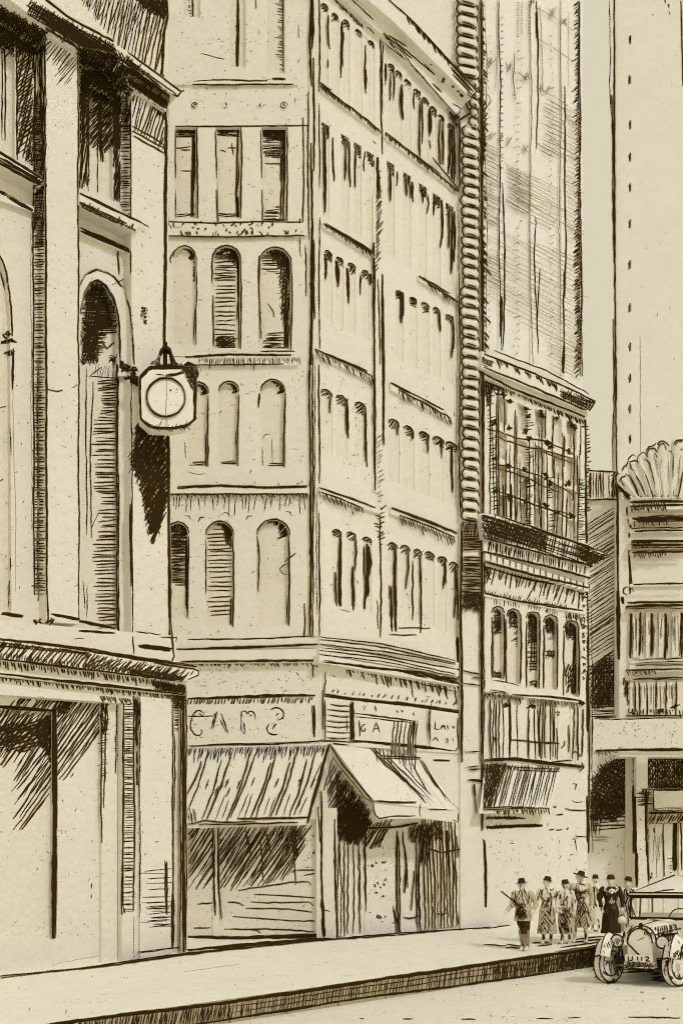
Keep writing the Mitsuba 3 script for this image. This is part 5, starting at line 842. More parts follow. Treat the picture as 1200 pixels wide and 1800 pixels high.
# shell flutes radiating from below the crest
cx_, cy_ = 1182, 985
tips = [(1086, 846, 8), (1097, 838, 9), (1108, 818, 11), (1124, 802, 13), (1143, 790, 13), (1163, 780, 14), (1190, 776, 15), (1217, 778, 15), (1242, 790, 14), (1264, 806, 13), (1282, 828, 12)]
tops = [(1099, 836), (1110, 822), (1125, 808), (1142, 792), (1165, 783), (1192, 779), (1219, 780), (1243, 792), (1263, 808), (1280, 828)]
bots = [1112, 1127, 1139, 1151, 1163, 1173, 1187, 1201, 1215, 1229, 1243]
ed = [(1086, 852), (1104, 834), (1116, 818), (1132, 802), (1153, 788), (1178, 780), (1207, 778), (1232, 786), (1255, 802), (1274, 822), (1290, 850)]
for j in range(10):
    (x0, y0), (x1, y1) = ed[j], ed[j + 1]; b0, b1 = bots[j], bots[j + 1]; mx, my = (x0 + x1) / 2, (y0 + y1) / 2; r_ = math.hypot(x1 - x0, y1 - y0) / 2
    dirx, diry = mx - (b0 + b1) / 2, my - 872; l = math.hypot(dirx, diry); dirx, diry = dirx / l, diry / l; px_, py_ = (x1 - x0) / 2 / r_, (y1 - y0) / 2 / r_
    top_ = [(mx + px_ * r_ * .92 * c_ + dirx * r_ * s_, my + py_ * r_ * .92 * c_ + diry * r_ * s_) for c_, s_ in [(math.cos(t), math.sin(t)) for t in np.linspace(math.pi, 0, 7)]]
    P = [(b0 + .6, 874)] + top_ + [(b1 - .6, 874)]
    fr = np.vstack([TH.at(P, .30), TH.at([((b0 + b1) / 2, 874), (mx, my)], .46), TH.at(P, .05)]); add(f'{B}__shell_flute', m3.Manifold.hull_points(fr), 'limestone', 35)
I = Ink(B)
dd = .42
for P in ([(1088, 846), (1092, 838), (1100, 836)], [(1093, 828), (1098, 818), (1104, 814)], [(1092, 842), (1094, 852), (1097, 855)], [(1100, 822), (1104, 806), (1112, 798), (1118, 802)], [(1106, 812), (1108, 824), (1114, 828)], [(1106, 812), (1116, 809), (1123, 813)], [(1120, 812), (1122, 800), (1130, 794), (1136, 798), (1138, 804)], [(1133, 806), (1140, 810), (1146, 830)], [(1135, 792), (1140, 784), (1150, 781), (1152, 778)], [(1137, 800), (1140, 788), (1150, 788), (1155, 795)], [(1148, 798), (1152, 796), (1156, 804)], [(1155, 782), (1160, 775), (1168, 776), (1176, 784)], [(1156, 790), (1158, 780), (1166, 778), (1171, 790)], [(1174, 794), (1179, 791), (1181, 798)], [(1183, 780), (1188, 773), (1196, 772), (1202, 772)], [(1186, 782), (1190, 778), (1198, 776)], [(1196, 790), (1200, 788)]): I.line(TH, P, 2.6, d=dd, step=5)
for P in ([(1098, 832), (1107, 838), (1114, 852), (1122, 872)], [(1112, 830), (1124, 852), (1133, 874)], [(1127, 820), (1140, 850), (1147, 876)], [(1146, 830), (1153, 855), (1158, 872)], [(1166, 802), (1167, 840), (1168, 872)], [(1183, 798), (1182, 840), (1183, 872)], [(1200, 830), (1194, 862), (1190, 876)]): I.bold(TH, P, 2.8, n=2, d=dd, spread=.6)
for P in ([(1148, 800), (1158, 840)], [(1152, 800), (1156, 825)], [(1163, 806), (1160, 820)], [(1174, 810), (1176, 850)], [(1188, 800), (1190, 830)], [(1196, 800), (1193, 850)], [(1119, 820), (1122, 818)]): I.line(TH, P, 1.4, d=dd, mat='ink_light')
I.dark(TH, [(1086, 846), (1108, 874), (1106, 882), (1084, 856)], (-50, 40), 4, 3.2, d=.05); I.dark(TH, [(1078, 836), (1087, 828), (1088, 850), (1080, 846)], (60, 110), 4, 3, d=.05)
I.line(TH, [(1116, 872), (1160, 871), (1202, 870)], 2.8, d=.30)
for t, w, n_, fr, x0 in ((882, 5, 4, 9, 1110), (889, 3.4, 2, 8, 1106), (912, 6, 4, 10, 1112), (929, 2.6, 1, 0, 1108), (934, 2.8, 2, 0, 1115), (952, 4.4, 3, 0, 1110), (959, 4, 3, 0, 1110), (964, 2.6, 1, 0, 1110), (971, 3.6, 3, 7, 1112), (1027, 3, 2, 0, 1113), (1059, 3.4, 3, 0, 1102), (1065, 3.4, 3, 0, 1100), (1070, 2.4, 1, 0, 1098), (1160, 2.8, 1, 0, 1108), (1165, 2.2, 1, 0, 1118), (1170, 2.4, 1, 0, 1116), (1177, 3.2, 2, 7, 1100), (1193, 3, 2, 0, 1112)):
    d_ = .31; I.bold(TH, [(x0, t), (1150, t - 1.5), (1206, t - 2)], w, n=n_, d=d_, spread=1.2)
    if fr: I.fringe(TH, [(x0 + 2, t + 2), (1170 if t != 1177 else 1150, t)], fr, -75, 4, 2.4, d=d_)
I.dark(TH, [(1110, 952), (1145, 951), (1145, 962), (1110, 962)], (0, 60), 3.8, 3, d=.31); I.dark(TH, [(1120, 906), (1204, 904), (1204, 916), (1120, 918)], (0, 4), 4, 3.4, d=.31)
b = I.bold
b(TH, [(1085, 846), (1086, 990), (1087, 1110)], 3.2, n=3); b(TH, [(1087, 1040), (1088, 1160)], 4.6, n=3); b(TH, [(1105, 966), (1108, 1010), (1107, 1044)], 3.8, n=3); I.line(TH, [(1102, 890), (1102, 906)], 3.6); I.line(TH, [(1106, 935), (1106, 945)], 4); I.line(TH, [(1108, 1000), (1113, 1040)], 2.8); I.line(TH, [(1102, 912), (1110, 930), (1120, 935)], 2.8); I.line(TH, [(1103, 1030), (1095, 1034), (1095, 1042), (1102, 1046)], 2.6); b(TH, [(1093, 1048), (1095, 1060)], 4.5, n=3)
for x in (1108, 1124, 1145, 1170, 1198): b(TH, [(x, 1077), (x + .5, 1115), (x - 1, 1158 - (x % 3) * 3)], 3.8, n=3, d=.11, spread=1.6); I.line(TH, [(x + 5, 1095), (x + 4, 1150)], 2.2, d=.11)
for _ in range(22): x = rng.uniform(1112, 1198); I.line(TH, [(x, rng.uniform(1076, 1090)), (x + rng.normal(0, 1), rng.uniform(1115, 1150))], 1.2, d=.11, mat='ink_light')
for x, y0 in ((1115, 1198), (1123, 1200), (1136, 1204), (1153, 1197), (1170, 1198), (1187, 1198)): I.line(TH, [(x, y0), (x + .5, 1230), (x, 1258)], 3, d=.065)
for _ in range(26): x = rng.uniform(1110, 1198); I.line(TH, [(x, 1200 + rng.uniform(0, 10)), (x, rng.uniform(1225, 1252))], 1.1, d=.065, mat='ink_light')
I.fringe(TH, [(1104, 1245), (1200, 1248)], 9, -80, 7, 2.8, d=.065); I.dark(TH, [(1094, 1190), (1105, 1196), (1104, 1240), (1096, 1220)], (88, 70), 4.5, 3, d=.01); b(TH, [(1100, 1258), (1200, 1258)], 2.4, d=.065); I.scribble(TH, 1112, 1254, 5, 3, 6, 2.6, .065); I.scribble(TH, 1186, 1242, 6, 4, 8, 2.6, .065); I.scribble(TH, 1160, 1250, 6, 4, 6, 2.6, .065)
MQ = 2.2
I.line(TH, [(1052, 1264), (1120, 1263), (1204, 1262)], 2.6, d=MQ); b(TH, [(1046, 1320), (1110, 1318), (1204, 1318)], 4, n=3, d=MQ); I.fringe(TH, [(1048, 1321), (1085, 1320)], 6, -80, 4, 2.4, d=MQ); I.specks(TH, [(1045, 1268), (1200, 1268), (1200, 1314), (1045, 1314)], 70, d=MQ); I.line(TH, [(1042, 1264), (1041, 1320)], 2, d=MQ); b(TH, [(1044, 1262), (1082, 1260)], 2.8, n=2, d=MQ)
pw = -.6
I.dark(TH, [(1112, 1326), (1204, 1326), (1204, 1386), (1140, 1390), (1112, 1384)], (60, 118, 90), 5.2, 2.8, d=pw); I.dark(TH, [(1150, 1326), (1204, 1326), (1204, 1334), (1150, 1334)], (0, 10), 4, 4, d=pw); I.hatch(TH, [(1154, 1330), (1178, 1330), (1178, 1380), (1154, 1380)], 2, 5, w=2.8, d=pw); I.hatch(TH, [(1182, 1330), (1204, 1330), (1204, 1370), (1182, 1370)], 88, 5, w=3.2, d=pw); I.dark(TH, [(1150, 1376), (1204, 1374), (1204, 1388), (1150, 1388)], (2, 86), 5, 3, d=pw)  # porch shade below the marquee, drawn as crosshatch
add(f'{B}__notice_board', TH.slab([(1148, 1390), (RX, 1388), (RX, 1420), (1149, 1424)], pw + .25, pw), 'canvas'); add(f'{B}__door_hood', TH.slab([(1140, 1428), (RX, 1428), (RX, 1446), (1140, 1446)], pw + .3, pw), 'dark_stone')
for x0, x1 in ((1141, 1164), (1166, 1184), (1193, 1215)): add(f'{B}__door_leaf', TH.slab([(x0, 1448), (x1, 1448), (x1, 1650), (x0, 1650)], pw + .06, pw), 'limestone')
b(TH, [(1148, 1389), (1204, 1388)], 3.6, n=2, d=pw + .25); I.line(TH, [(1148, 1390), (1149, 1422), (1152, 1425), (1190, 1425)], 2.8, d=pw + .25); I.line(TH, [(1150, 1420), (1204, 1420)], 2, d=pw + .25)
b(TH, [(1140, 1428), (1204, 1427)], 4, n=3, d=pw + .3); I.hatch(TH, [(1141, 1430), (1204, 1430), (1204, 1446), (1141, 1446)], 60, 4.6, w=3.6, d=pw + .3, rag=3)
b(TH, [(1188, 1440), (1188, 1530)], 5.5, n=5, d=pw + .06, spread=2); I.many(TH, [[(1166, 1448), (1165, 1500), (1167, 1540)], [(1150, 1455), (1150, 1465)], [(1196, 1440), (1197, 1530)]], w=2.8, d=pw + .06); I.hatch(TH, [(1148, 1450), (1163, 1450), (1163, 1540), (1148, 1540)], 88, 5, w=1.8, d=pw + .06, mat='ink_light', rag=12); I.hatch(TH, [(1176, 1506), (1186, 1506), (1186, 1535), (1174, 1535)], 4, 5, w=2.2, d=pw + .06)
I.fringe(TH, [(1138, 1460), (1140, 1548)], 8, 0, 5.4, 2.6, d=pw + .01); I.scribble(TH, 1143, 1540, 3, 6, 6, 2.6, pw + .06)
b(TH, [(1112, 1380), (1113, 1460), (1112, 1500)], 3.4, n=3, d=.1); b(TH, [(1117, 1400), (1118, 1480), (1119, 1560)], 4, n=3, d=.1); b(TH, [(1118, 1500), (1118, 1558)], 5, n=3, d=.1); b(TH, [(1134, 1390), (1136, 1470), (1140, 1548)], 4, n=3, d=.1); I.hatch(TH, [(1120, 1388), (1146, 1388), (1146, 1414), (1120, 1416)], 0, 5, w=2.8, d=.1, rag=3); I.dark(TH, [(1128, 1388), (1140, 1388), (1138, 1414), (1130, 1414)], (86,), 4, 3, d=.1)
I.specks(TH, [(1122, 1420), (1134, 1420), (1136, 1550), (1122, 1550)], 14, d=.1)
I.done()

# ================================================================ TOWERS behind
B = 'hatched_tower'
lab(B, 'tall pale tower behind the low house, its right edge rough with small courses', 'tower')
add(f'{B}__shaft', TW1.slab([(780, -160), (1024, -160), (1024, 760), (780, 760)], 0, -14), 'far_stone')
for x0, x1 in ((876, 888), (932, 948), (986, 996)): add(f'{B}__rib', TW1.slab([(x0, -160), (x1, -160), (x1, 760), (x0, 760)], .14, -.1), 'far_stone')
I = Ink(B); d_ = .15
for a, w, m_ in (([(877, 0), (876, 60), (880, 140), (878, 290), (877, 400), (881, 640)], 2.8, 'ink'), ([(884, 320), (886, 400), (886, 580), (884, 615)], 3.6, 'ink'), ([(932, 0), (934, 220), (930, 400), (936, 640)], 1.8, 'ink_light'), ([(942, 0), (944, 60), (946, 180), (942, 260)], 2.6, 'ink'), ([(949, 10), (954, 160)], 1.5, 'ink_light'), ([(941, 380), (938, 440), (944, 560), (945, 620)], 3, 'ink'), ([(950, 470), (944, 560)], 2.4, 'ink'), ([(985, 0), (986, 200), (982, 400), (986, 570)], 1.5, 'ink_light'), ([(993, 150), (992, 300), (995, 420), (990, 520), (992, 620), (990, 650)], 2.8, 'ink'), ([(998, 20), (999, 150)], 1.2, 'ink_faint'), ([(904, 90), (901, 140), (906, 175)], 2, 'ink_light'), ([(872, 0), (876, 30), (871, 158)], 1.4, 'ink_light')): I.line(TW1, a, w, d=d_, mat=m_)
b = I.bold; b(TW1, [(881, 520), (880, 590)], 4, n=3, d=d_); b(TW1, [(942, 20), (944, 66)], 3.4, n=2, d=d_); b(TW1, [(992, 470), (991, 520)], 3.4, n=2, d=d_); b(TW1, [(991, 610), (989, 655)], 3, n=3, d=d_)
for x, y in ((862, 107), (895, 116), (923, 132), (955, 152), (966, 157), (864, 238), (896, 247), (924, 260), (880, 240), (972, 20), (994, 36), (938, 2)):
    for _ in range(5): I.line(TW1, [(x + rng.normal(0, 4), y - 6 + rng.normal(0, 2)), (x - 5 + rng.normal(0, 4), y + 6 + rng.normal(0, 2))], 1.7, d=d_, mat='ink_light' if x < 940 and y < 200 else 'ink_faint', step=5)
for pl, sp, w, m_ in (([(852, 250), (876, 258), (876, 400), (852, 390)], 6, 1.5, 'ink_light'), ([(890, 290), (930, 310), (930, 380), (892, 360)], 6, 1.6, 'ink_light'), ([(956, 165), (985, 185), (985, 280), (958, 270)], 8, 1.7, 'ink_light'), ([(886, 280), (985, 330), (985, 400), (930, 395)], 7, 1.2, 'ink_faint'), ([(996, 190), (1020, 200), (1020, 430), (996, 420)], 7, 1.3, 'ink_faint'), ([(852, 395), (1020, 450), (1020, 640), (852, 520)], 9.5, 1.3, 'ink_faint'), ([(960, 590), (1022, 600), (1022, 665), (970, 660)], 7, 1.4, 'ink_faint'), ([(852, 440), (880, 450), (880, 510), (852, 490)], 7, 1.4, 'ink_light')): I.hatch(TW1, pl, -28, sp, w=w, d=d_, mat=m_, rag=5)
for x in (908, 915, 928): 
    for y in np.arange(4, 60, 4.5): I.line(TW1, [(x, y), (x + 4, y - 2)], 1.6, d=d_, mat='ink_light')
for x in (908, 970, 860, 912): 
    for y in np.arange(60, 620, 13): I.line(TW1, [(x + rng.normal(0, 3), y), (x - 2 + rng.normal(0, 3), y + 4)], 1.4, d=d_, mat='ink_light')
I.fringe(TW1, [(1017, 0), (1019, 330), (1020, 655)], 9, 215, 4.0, 2.2, d=.02); I.bold(TW1, [(1018, 0), (1019, 200), (1020, 420), (1023, 520), (1022, 660)], 2.4, n=2, d=.02); I.fringe(TW1, [(1019, 380), (1021, 640)], 12, 220, 5, 2.6, d=.02); I.line(TW1, [(858, 165), (864, 178), (858, 184), (850, 180)], 2, d=d_)
I.many(TW1, [[(880, y), (884, y - 1)] for y in range(30, 300, 12)], w=2, d=d_)
for y in (40, 95, 180): I.line(TW1, [(940, y - 30), (972, y - 12), (996, y + 4), (1008, y + 14)], 1.3, d=d_, mat='ink_faint')
I.done()
B = 'pale_tower'
lab(B, 'very tall plain pale tower at right with a column of slit windows', 'tower')
sh2 = []
slits = [68, 139, 218, 275, 328, 392, 464, 540, 609, 664, 718, 771]
for y in slits: sh2.append(window(B, TW2, quad(1105, 1109, y - 6, y + 7), 0, .3, frame=False, mat='blind', grow=.6))
add(f'{B}__shaft', TW2.slab([(1080, -200), (1420, -200), (1420, 1300), (1080, 1300)], 0, -18, sh2), 'far_stone')
add(f'{B}__edge_strip', TW2.slab([(1073, -200), (1079, -200), (1079, 900), (1073, 900)], .1, -18), 'far_stone')
I = Ink(B)
I.bold(TW2, [(1079, -4), (1079, 240), (1080, 480), (1081, 640), (1083, 830)], 2.8, n=2, d=.12, spread=.6); I.line(TW2, [(1071, 0), (1072, 110), (1070, 150), (1074, 200)], 2.2, d=.1); I.bold(TW2, [(1074, 165), (1077, 260), (1078, 460)], 2.8, n=2, d=.12); I.line(TW2, [(1077, 560), (1079, 700), (1076, 826)], 2.4, d=.12)
for y in slits: I.line(TW2, [(1107, y - 8), (1106, y + 8)], 3.2, d=0.0); I.line(TW2, [(1104, y - 4), (1106, y + 4)], 1.6)
I.line(TW2, [(1124, 590), (1125, 700), (1126, 810)], 1.4, mat='ink_light'); I.line(TW2, [(1197, 0), (1198, 60), (1199, 150)], 2.4); I.many(TW2, [[(1174, 5), (1175, 12)], [(1176, 18), (1178, 24)], [(1168, -2), (1170, 3)]], w=2.6); I.specks(TW2, [(1115, 0), (1200, 0), (1200, 760), (1130, 760)], 22)
I.done()

# ================================================================ PEOPLE on the pavement
def hull(a, b, ra, rb):
    return m3.Manifold.batch_hull([m3.Manifold.sphere(r, 10).translate([float(x) for x in p]) for p, r in ((a, ra), (b, rb))])
def limb(J, names): return [hull(J[a][0], J[b][0], J[a][1], J[b][1]) for a, b in names]
def smooth_mesh(man, edge=0.035, it=6):
    m = man.refine_to_length(edge).to_mesh(); t = trimesh.Trimesh(m.vert_properties[:, :3], m.tri_verts, process=True)
    trimesh.smoothing.filter_taubin(t, iterations=it); return t
def hand(wrist, dirv, side, curl=.5):
    """palm, four fingers of different lengths with a knuckle bend, and a thumb from the side of the palm"""
    d = np.array(dirv, float); d /= np.linalg.norm(d); s_ = np.cross(d, [0, 1, 0]); s_ /= max(np.linalg.norm(s_), 1e-6); n_ = np.cross(d, s_) * side
    w = np.array(wrist, float); o = [hull(w, w + d * .08, .028, .034)]
    for i, ln_ in enumerate((.068, .078, .072, .055)):
        k = w + d * .088 + s_ * (i - 1.5) * .02; a = k + (d + n_ * curl * .5) * ln_ * .55; b_ = a + (d * .7 + n_ * curl) * ln_ * .5; o += [hull(k, a, .0105, .0095), hull(a, b_, .0095, .008)]
    t0 = w + d * .03 - s_ * .03; t1 = t0 + (d * .6 - s_ * .7) * .045; o += [hull(t0, t1, .013, .011), hull(t1, t1 + d * .035, .011, .009)]
    return o
def figure(px, foot, H, face, feet, knees, hands, elbows, lean=(0, 0), shoulder=.20, hipw=.13):
    """px, foot: where the feet stand; H: height in metres; the rest in metres beside / behind / above the feet, at 1.75 m stature"""
    base = PV.at((px, foot))[0]; k = H / 1.75; lx, ly = lean
    J = dict(pelvis=((lx * .5, ly * .5, .95), .14), belly=((lx * .7, ly * .7, 1.12), .135), chest=((lx, ly, 1.33), .15), neck=((lx * 1.1, ly, 1.50), .06), jaw=((lx * 1.2 + face[0] * .03, ly + face[1] * .03, 1.575), .062), head=((lx * 1.2, ly, 1.65), .098))
    for i, s_ in enumerate((-1, 1)):
        J[f'sh{i}'] = ((lx + s_ * shoulder, ly, 1.42), .068); J[f'el{i}'] = (elbows[i], .048); J[f'wr{i}'] = (hands[i], .033)
        J[f'hip{i}'] = ((lx * .5 + s_ * hipw * .7, ly * .5, .90), .095); J[f'kn{i}'] = (knees[i], .062); J[f'an{i}'] = ((feet[i][0], feet[i][1], .09 + feet[i][2]), .042); J[f'to{i}'] = ((feet[i][0] + face[0] * .17, feet[i][1] + face[1] * .17 , .035 + feet[i][2]), .038); J[f'he{i}'] = ((feet[i][0] - face[0] * .04, feet[i][1] - face[1] * .04, .04 + feet[i][2]), .04)
    L_ = [('pelvis', 'belly'), ('belly', 'chest'), ('chest', 'neck'), ('neck', 'head'), ('jaw', 'head'), ('chest', 'sh0'), ('chest', 'sh1'), ('sh0', 'el0'), ('el0', 'wr0'), ('sh1', 'el1'), ('el1', 'wr1'), ('pelvis', 'hip0'), ('pelvis', 'hip1'), ('hip0', 'kn0'), ('kn0', 'an0'), ('an0', 'to0'), ('an0', 'he0'), ('he0', 'to0'), ('hip1', 'kn1'), ('kn1', 'an1'), ('an1', 'to1'), ('an1', 'he1'), ('he1', 'to1')]
    ms = limb(J, L_); f = np.array([face[0], face[1], 0.0]); h = np.array(J['head'][0]); side = np.array([-f[1], f[0], 0])
    ms += [hull(h + f * .085 + [0, 0, .0], h + f * .12 + [0, 0, -.03], .014, .016), hull(h + f * .09 + [0, 0, -.072], h + f * .09 + [0, 0, -.085], .018, .02)]
    for s_ in (-1, 1): ms += [hull(h + side * s_ * .095 + [0, 0, .012], h + side * s_ * .1 + [0, 0, -.03], .016, .012)]
    for i in (0, 1): ms += hand(hands[i], np.array(hands[i]) - np.array(elbows[i]), -1 if i else 1)
    body = smooth_mesh(m3.Manifold.batch_boolean(ms, m3.OpType.Add), .03, 4)
    def put(m):
        m = m.copy() if isinstance(m, trimesh.Trimesh) else m
        if not isinstance(m, trimesh.Trimesh): q = m.to_mesh(); m = trimesh.Trimesh(q.vert_properties[:, :3], q.tri_verts, process=False)
        m.vertices = m.vertices * k + base; return m
    return J, put, put(body), base, k
def sleeves(J, put, key, mat):
    for i in (0, 1):
        m = smooth_mesh(m3.Manifold.batch_boolean([hull(J[f'sh{i}'][0], J[f'el{i}'][0], .082, .064), hull(J[f'el{i}'][0], np.array(J[f'el{i}'][0]) * .12 + np.array(J[f'wr{i}'][0]) * .88, .062, .050)], m3.OpType.Add), .04, 3); m = put(m); dress(f'{key}__sleeve', m, mat); yield m
def skirt(c, rings, n=26, fold=.05, seed=1):
    """a pleated cloth tube: rings = (z, rx, ry, dx, dy)"""
    r_ = np.random.default_rng(seed); ph = r_.uniform(0, 6.28, 3); V, Fc = [], []
    for j, (z, rx, ry, dx, dy) in enumerate(rings):
        for i in range(n):
            a = 2 * math.pi * i / n; w = 1 + fold * (j / (len(rings) - 1)) * (math.sin(7 * a + ph[0]) + .6 * math.sin(11 * a + ph[1])); V.append([c[0] + dx + rx * w * math.cos(a), c[1] + dy + ry * w * math.sin(a), z])
    m = len(rings)
    for j in range(m - 1):
        for i in range(n): a, b_ = j * n + i, j * n + (i + 1) % n; Fc += [[a, b_, b_ + n], [a, b_ + n, a + n]]
    V += [[c[0] + rings[0][3], c[1] + rings[0][4], rings[0][0]], [c[0] + rings[-1][3], c[1] + rings[-1][4], rings[-1][0]]]
    for i in range(n): Fc += [[m * n, (i + 1) % n, i], [m * n + 1, (m - 1) * n + i, (m - 1) * n + (i + 1) % n]]
    return trimesh.Trimesh(V, Fc, process=False)
def hat(h, crown, brim, tilt=0.0, tall=.115, f=(0, -1)):
    h = np.array(h, float); up = np.array([math.sin(tilt), 0, math.cos(tilt)]); c = h + up * .035
    b_ = m3.Manifold.cylinder(.014, brim, brim * .96, 24).rotate([0, math.degrees(tilt), 0]).translate(list(map(float, c)))
    t = m3.Manifold.batch_hull([m3.Manifold.cylinder(.01, crown, crown, 20).rotate([0, math.degrees(tilt), 0]).translate(list(map(float, c))), m3.Manifold.cylinder(.01, crown * .72, crown * .5, 20).rotate([0, math.degrees(tilt), 0]).translate(list(map(float, c + up * tall)))])
    return b_ + t
def dress(key, m, mat): add(key, m, mat, 50)
def strokes(thing, skin, lines, w=2.4, d=.004):
    J_ = Ink(thing)
    for l in lines: J_.line(skin, l, w, d=d, step=4, wob=.5)
    return J_

# --- man at the left with a stick under his arm
P = nkey('person'); lab(P, 'man striding at left with flat hat, dark breeches and a stick under one arm', 'person')
J, put, body, base, k = figure(922, 1671, 1.72, (-.5, -.86), [(-.04, 0, 0), (.06, -.05, 0)], [(-.10, -.03, .50), (.04, -.05, .50)], [(-.50, -.25, .98), (.20, -.12, 1.02)], [(-.34, -.05, 1.12), (.30, .02, 1.15)], lean=(-.06, 0))
dress(f'{P}__body', body, 'cloth'); jk = put(skirt((0, 0), [(1.48, .10, .09, -.06, 0), (1.42, .22, .12, -.06, 0), (1.25, .21, .15, -.05, 0), (1.05, .19, .15, -.03, 0), (.74, .21, .17, -.04, 0)], 24, .05, 3)); dress(f'{P}__jacket', jk, 'light_tweed')
br = put(skirt((0, 0), [(.92, .17, .14, -.03, 0), (.70, .17, .13, -.03, -.01), (.42, .12, .10, -.01, -.03)], 18, .04, 4)); dress(f'{P}__breeches', br, 'black_cloth')
for i in (0, 1): dress(f'{P}__legging', put(hull(J[f'kn{i}'][0], J[f'an{i}'][0], .068, .05)), 'tweed')
ht = put(hat(J['head'][0], .10, .165, -.12)); dress(f'{P}__hat', ht, 'black_cloth')
jo = trimesh.util.concatenate([body, jk, br, ht] + list(sleeves(J, put, P, 'light_tweed'))); SK = Skin(jo)
I = strokes(P, SK, [[(916, 1553), (910, 1574)], [(925, 1553), (929, 1566), (930, 1582), (925, 1590)], [(902, 1560), (896, 1570), (890, 1588)], [(904, 1556), (899, 1572)], [(907, 1556), (904, 1580)], [(914, 1545), (921, 1548)], [(898, 1590), (900, 1612)], [(919, 1560), (924, 1575)], [(916, 1564), (920, 1586)], [(897, 1575), (908, 1588), (918, 1598)], [(911, 1640), (916, 1668)], [(922, 1640), (924, 1668)], [(917, 1650), (921, 1670)], [(884, 1598), (893, 1590)], [(880, 1600), (886, 1596)]], 2.3)
for q_ in ([(900, 1582), (922, 1590), (926, 1614), (902, 1612)], [(906, 1600), (924, 1602), (922, 1630), (910, 1630)]): I.dark(SK, q_, (62, 118, 30), 4.2, 2.4, d=.004)
I.hatch(SK, [(904, 1556), (916, 1556), (914, 1584), (902, 1580)], 62, 4.6, 2.2, d=.004); I.hatch(SK, [(918, 1556), (928, 1560), (930, 1590), (916, 1588)], 118, 4.6, 2.2, d=.004); I.done()
q1, q2 = Plane(base + [0, -.32 * k, 0], (1, 0, 0)).at([(881, 1567), (918, 1596)]); P2 = nkey('walking_stick'); lab(P2, 'dark stick held under the arm of the man at left', 'stick'); scene[P2] = mikit.ply(m3.Manifold.batch_hull([m3.Manifold.sphere(.018, 8).translate(list(map(float, q))) for q in (q1, q2 + np.array([0, .1, 0]))]), 'dark_paint', 40)

def woman(px, foot, H, label, w_top, hem, seed, hx, hands, elbows, hatc=.10, hatb=.17, tilt=.1, skin_lines=(), hatch=(), feet=None, mat='cloth', hatmat='black_cloth', lean=(0, 0), longc=.42, skmat=None):
    P = nkey('person'); lab(P, label, 'person')
    feet = feet or [(-.10, 0, 0), (.12, .04, 0)]
    J, put, body, base, k = figure(px, foot, H, (-.35, -.94), feet, [(feet[0][0] * .8, feet[0][1], .5), (feet[1][0] * .8, feet[1][1], .5)], hands, elbows, lean=lean, shoulder=w_top)
    dress(f'{P}__body', body, 'cloth'); x = lean[0]
    bl = put(skirt((0, 0), [(1.49, .08, .08, x, 0), (1.43, w_top + .03, .11, x, 0), (1.28, w_top * .95, .15, x, 0), (1.06, .145, .12, x * .8, 0)], 22, .02, seed)); dress(f'{P}__blouse', bl, mat)
    skm = put(skirt((0, 0), [(1.08, .14, .12, x * .8, 0), (.92, .20, .17, x * .6, 0), (.6, .23, .19, hx * .5, 0), (.27 if longc > .4 else longc, hem, .22, hx, 0)], 28, .07, seed + 1)); dress(f'{P}__skirt', skm, skmat or mat)
    ht = put(hat(J['head'][0], hatc, hatb, tilt)); dress(f'{P}__hat', ht, hatmat)
    SK = Skin(trimesh.util.concatenate([body, bl, skm, ht] + list(sleeves(J, put, P, mat)))); I = strokes(P, SK, skin_lines, 2.3)
    for _ in range(16):
        y_ = rng.uniform(foot - 100, foot - 18); x_ = px + rng.normal(0, 9); I.line(SK, [(x_, y_), (x_ + rng.normal(0, 3), y_ + rng.uniform(6, 14))], rng.uniform(1.6, 2.8), d=.004, step=4)
    I.many(SK, [[(px + sg * 7 + rng.normal(0, 1), foot - 17), (px + sg * 8, foot)] for sg in (-1, 1, -.6, 1.3)], w=2.6, d=.004)
    for poly, a, sp, w in hatch: I.hatch(SK, poly, a, sp, w=w, d=.004, rag=1.5)
    I.done(); return P
woman(961, 1659, 1.70, 'woman in pale blouse and long hatched skirt reaching one hand down at her side', .19, .26, 5, .0, [(-.40, -.12, .84), (.24, -.12, .95)], [(-.30, -.02, 1.12), (.27, .0, 1.16)], .108, .135, .22,
      [[(955, 1553), (948, 1568), (942, 1590), (934, 1600)], [(955, 1556), (962, 1566)], [(974, 1552), (978, 1566), (979, 1576), (970, 1577)], [(948, 1574), (958, 1585)], [(969, 1553), (967, 1566), (973, 1562)], [(946, 1590), (945, 1640)], [(970, 1580), (966, 1605)], [(976, 1612), (977, 1630)], [(958, 1540), (968, 1542)], [(950, 1645), (952, 1658)], [(969, 1640), (971, 1660)], [(966, 1642), (968, 1658)], [(962, 1567), (963, 1571)], [(973, 1594), (978, 1610)], [(953, 1584), (968, 1583)]],
      [([(946, 1588), (964, 1588), (970, 1635), (955, 1648), (945, 1630)], 128, 4.6, 2.3), ([(948, 1585), (966, 1582), (962, 1594), (950, 1600)], 60, 4, 2.6), ([(970, 1590), (978, 1590), (978, 1606), (972, 1604)], 80, 3.6, 2.4)], skmat='light_tweed')
